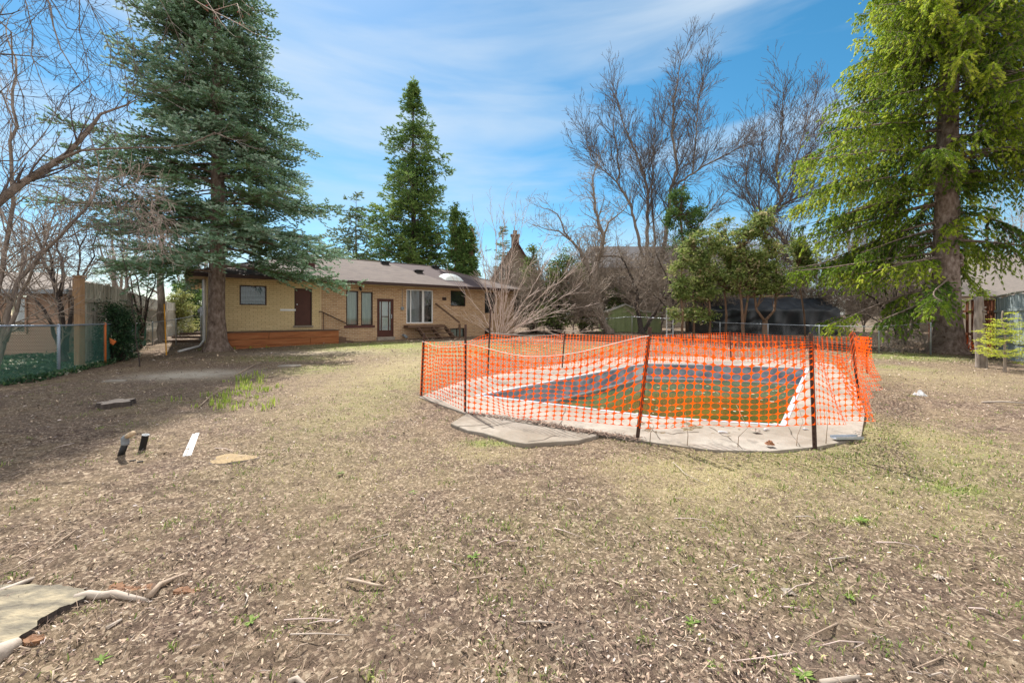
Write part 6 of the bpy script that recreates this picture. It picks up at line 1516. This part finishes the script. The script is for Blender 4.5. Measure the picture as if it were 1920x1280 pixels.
# standpipes
x, y, z = G(222, 852); pe = empty('capped_pipe', (x,y,z), 'black pipe with grey elbow and tan hose end sticking out of the mulch', 'pipe')
p1 = Vector(W(235,830,y))
MB().tube([(x,y,z-.08), p1], .030, 14).build('pipe', 'black', pe, (x,y,z), smooth=True)
p2 = Vector(W(234,822,y)); MB().tube([p1-Vector((.003,0,.02)), p1, p2+Vector((0,0,.0)), Vector(W(240,817,y-.03))], [.034,.036,.034,.028], 12).build('elbow', 'pipe_gr', pe, (x,y,z), smooth=True)
MB().tube([Vector(W(238,818,y-.02)), Vector(W(249,812,y-.12))], .026, 12).build('hose_end', 'pipe_tan', pe, (x,y,z), smooth=True)
x, y, z = G(263, 844); pe = empty('open_pipe', (x,y,z), 'open topped black pipe leaning right beside the elbow pipe', 'pipe')
b = MB(); t_ = Vector(W(273,815,y)); b0v = Vector((x,y,z-.08)); b.tube([b0v, t_], .031, 14, cap=False); b.tube([t_, b0v], .026, 14, cap=False); b.build('pipe', 'black', pe, (x,y,z), smooth=True)
d = (t_-b0v).normalized(); b = MB(); b.tube([t_-d*.002, t_+d*.004, t_+d*.004, t_-d*.004], [.033,.033,.025,.025], 14, cap=False); b.build('rim', 'pipe_gr', pe, (x,y,z))
for px, py, lab in ((243,866,'small black plastic scrap left of its twin below the pipes'), (257,868,'small black plastic scrap right of its twin below the pipes')):
    A_ = Vector(G(px, py, .01)); b = MB(); b.beam(A_, A_+Vector((.035,.03,0)), .018, .012); tag(b.build('plastic_scrap', 'black', origin=A_), lab, 'scrap')
# deck odds and ends
p = G(1562, 826, .0); q = G(1616, 826, 0)
b = MB(); A_ = Vector((p[0],p[1],.03)); B_ = Vector((q[0],q[1]+.02,.03)); b.beam(A_, B_, .09, .006); b.beam(A_+Vector((0,.045,.012)), B_+Vector((0,.045,.012)), .006, .03); b.beam(A_-Vector((0,.045,-.012)), B_-Vector((0,.045,-.012)), .006, .03)
tag(b.build('metal_channel', 'metal', origin=A_), 'short grey metal channel lying at the front right corner of the deck', 'metal channel')
for a, c, lab in (((1347,811),(1364,812),'thin white stick on the concrete in front of the netting'), ((1506,806),(1515,806),'white chip on the concrete left of the right front post'), ((1432,807),(1442,806),'white scrap on the concrete midway along the deck')):
    A_ = Vector(G(*a)); A_.z = .018; B_ = Vector(G(*c)); B_.z = .018; b = MB(); b.tube([A_, (A_+B_)/2+Vector((0,.01,.004)), B_], [.012,.014,.009], 6); tag(b.build('white_scrap', 'white', origin=A_), lab, 'scrap')
def crumple(px, py, r_, h, mat, name, label, cat, seed, z0=0):
    R_ = random.Random(seed); c = Vector(G(px, py)); c.z = max(c.z, z0); b = MB(); N = 9; vs = []
    for i in range(N):
        for j in range(N):
            u, v = i/(N-1)*2-1, j/(N-1)*2-1; q = max(abs(u), abs(v)); vs.append((c.x+u*r_*R_.uniform(.8,1.1), c.y+v*r_*R_.uniform(.7,1), c.z+.005+h*(1-q**2)*R_.uniform(.3,1.1)))
    b.add(vs, [(i*N+j, (i+1)*N+j, (i+1)*N+j+1, i*N+j+1) for i in range(N-1) for j in range(N-1)]); return tag(b.build(name, mat, origin=c), label, cat)
crumple(1417, 811, .05, .03, 'drift', 'paper_scrap', 'crumpled pale paper scrap on the concrete in front of the netting', 'paper', 3, .03)
crumple(1725, 741, .085, .10, 'bag', 'plastic_bag', 'crumpled clear plastic lying on the lawn right of the netting', 'plastic bag', 4)
crumple(1443, 838, .045, .05, 'leaf_br', 'dry_leaf', 'curled brown maple leaf at the front edge of the deck', 'leaf', 5, .03)
crumple(1760, 1082, .025, .015, 'drift', 'dry_leaf', 'pale tan dry leaf on the grass at lower right', 'leaf', 6)
crumple(1655, 1200, .035, .012, 'slab', 'flat_stone', 'flat pinkish stone half buried at lower right', 'stone', 7)
crumple(1478, 1110, .03, .012, 'slab', 'flat_stone', 'flat pale stone on bare soil at lower centre right', 'stone', 8)
for i, (px, py, a, lab) in enumerate(((543,687,.34,'flat pale stepping stone in the spruce shade'), (215,716,.24,'flat grey stepping stone below the left wire fence'))):
    x, y, z = G(px, py); b = MB(); b.prism([(x+cos(t*.785)*a*(1+.1*sin(t*3)), y+sin(t*.785)*a*.7) for t in range(8)], z-.03, z+.035); tag(b.build('stepping_stone', 'slab', origin=(x,y,z), bevel=.012), lab, 'stone')
# old plank steps beside the house and weeds at the deck edge
x, y, z = GX(350, 19.5); b = MB()
for i in range(3): b.beam((x-.9, y-.2+i*.5, z+.08+i*.16), (x+.9, y-.2+i*.5, z+.08+i*.16), .28, .10)
tag(b.build('plank_steps', 'old_wood', origin=(x,y,z), bevel=.01), 'low rotting plank steps behind the gate rail at the house corner', 'steps')
WS = TP(crook=.12, trop=.02, ang=.6, ratio=.5, dens=0, depth=0, step=.05, L=.18, minr=.0015, rr=.6)
for i, (px, py, h, lab) in enumerate(((1385,838,80,'leaning grey weed stalk poking from the deck edge at centre'), (1290,835,62,'thin curved weed stalk left of centre by the deck'), (1495,836,95,'upright dry weed stalk just left of the right front post'), (1550,832,90,'fine dry weed stalk just right of the right front post'), (1220,830,58,'short forked twig beside the leaning post foot'))):
    bare_tree('weed_stalk', lab, 'weed', G(px,py)[1], [([(px,py),(px+6*(-1)**i,py-h*.5),(px-5,py-h)], .004, .0015, 0)], WS, 400+i, bark='stick', twig='stick', trunk_sides=5, tipgrow=False, group='dry weed stalks along the deck edge')
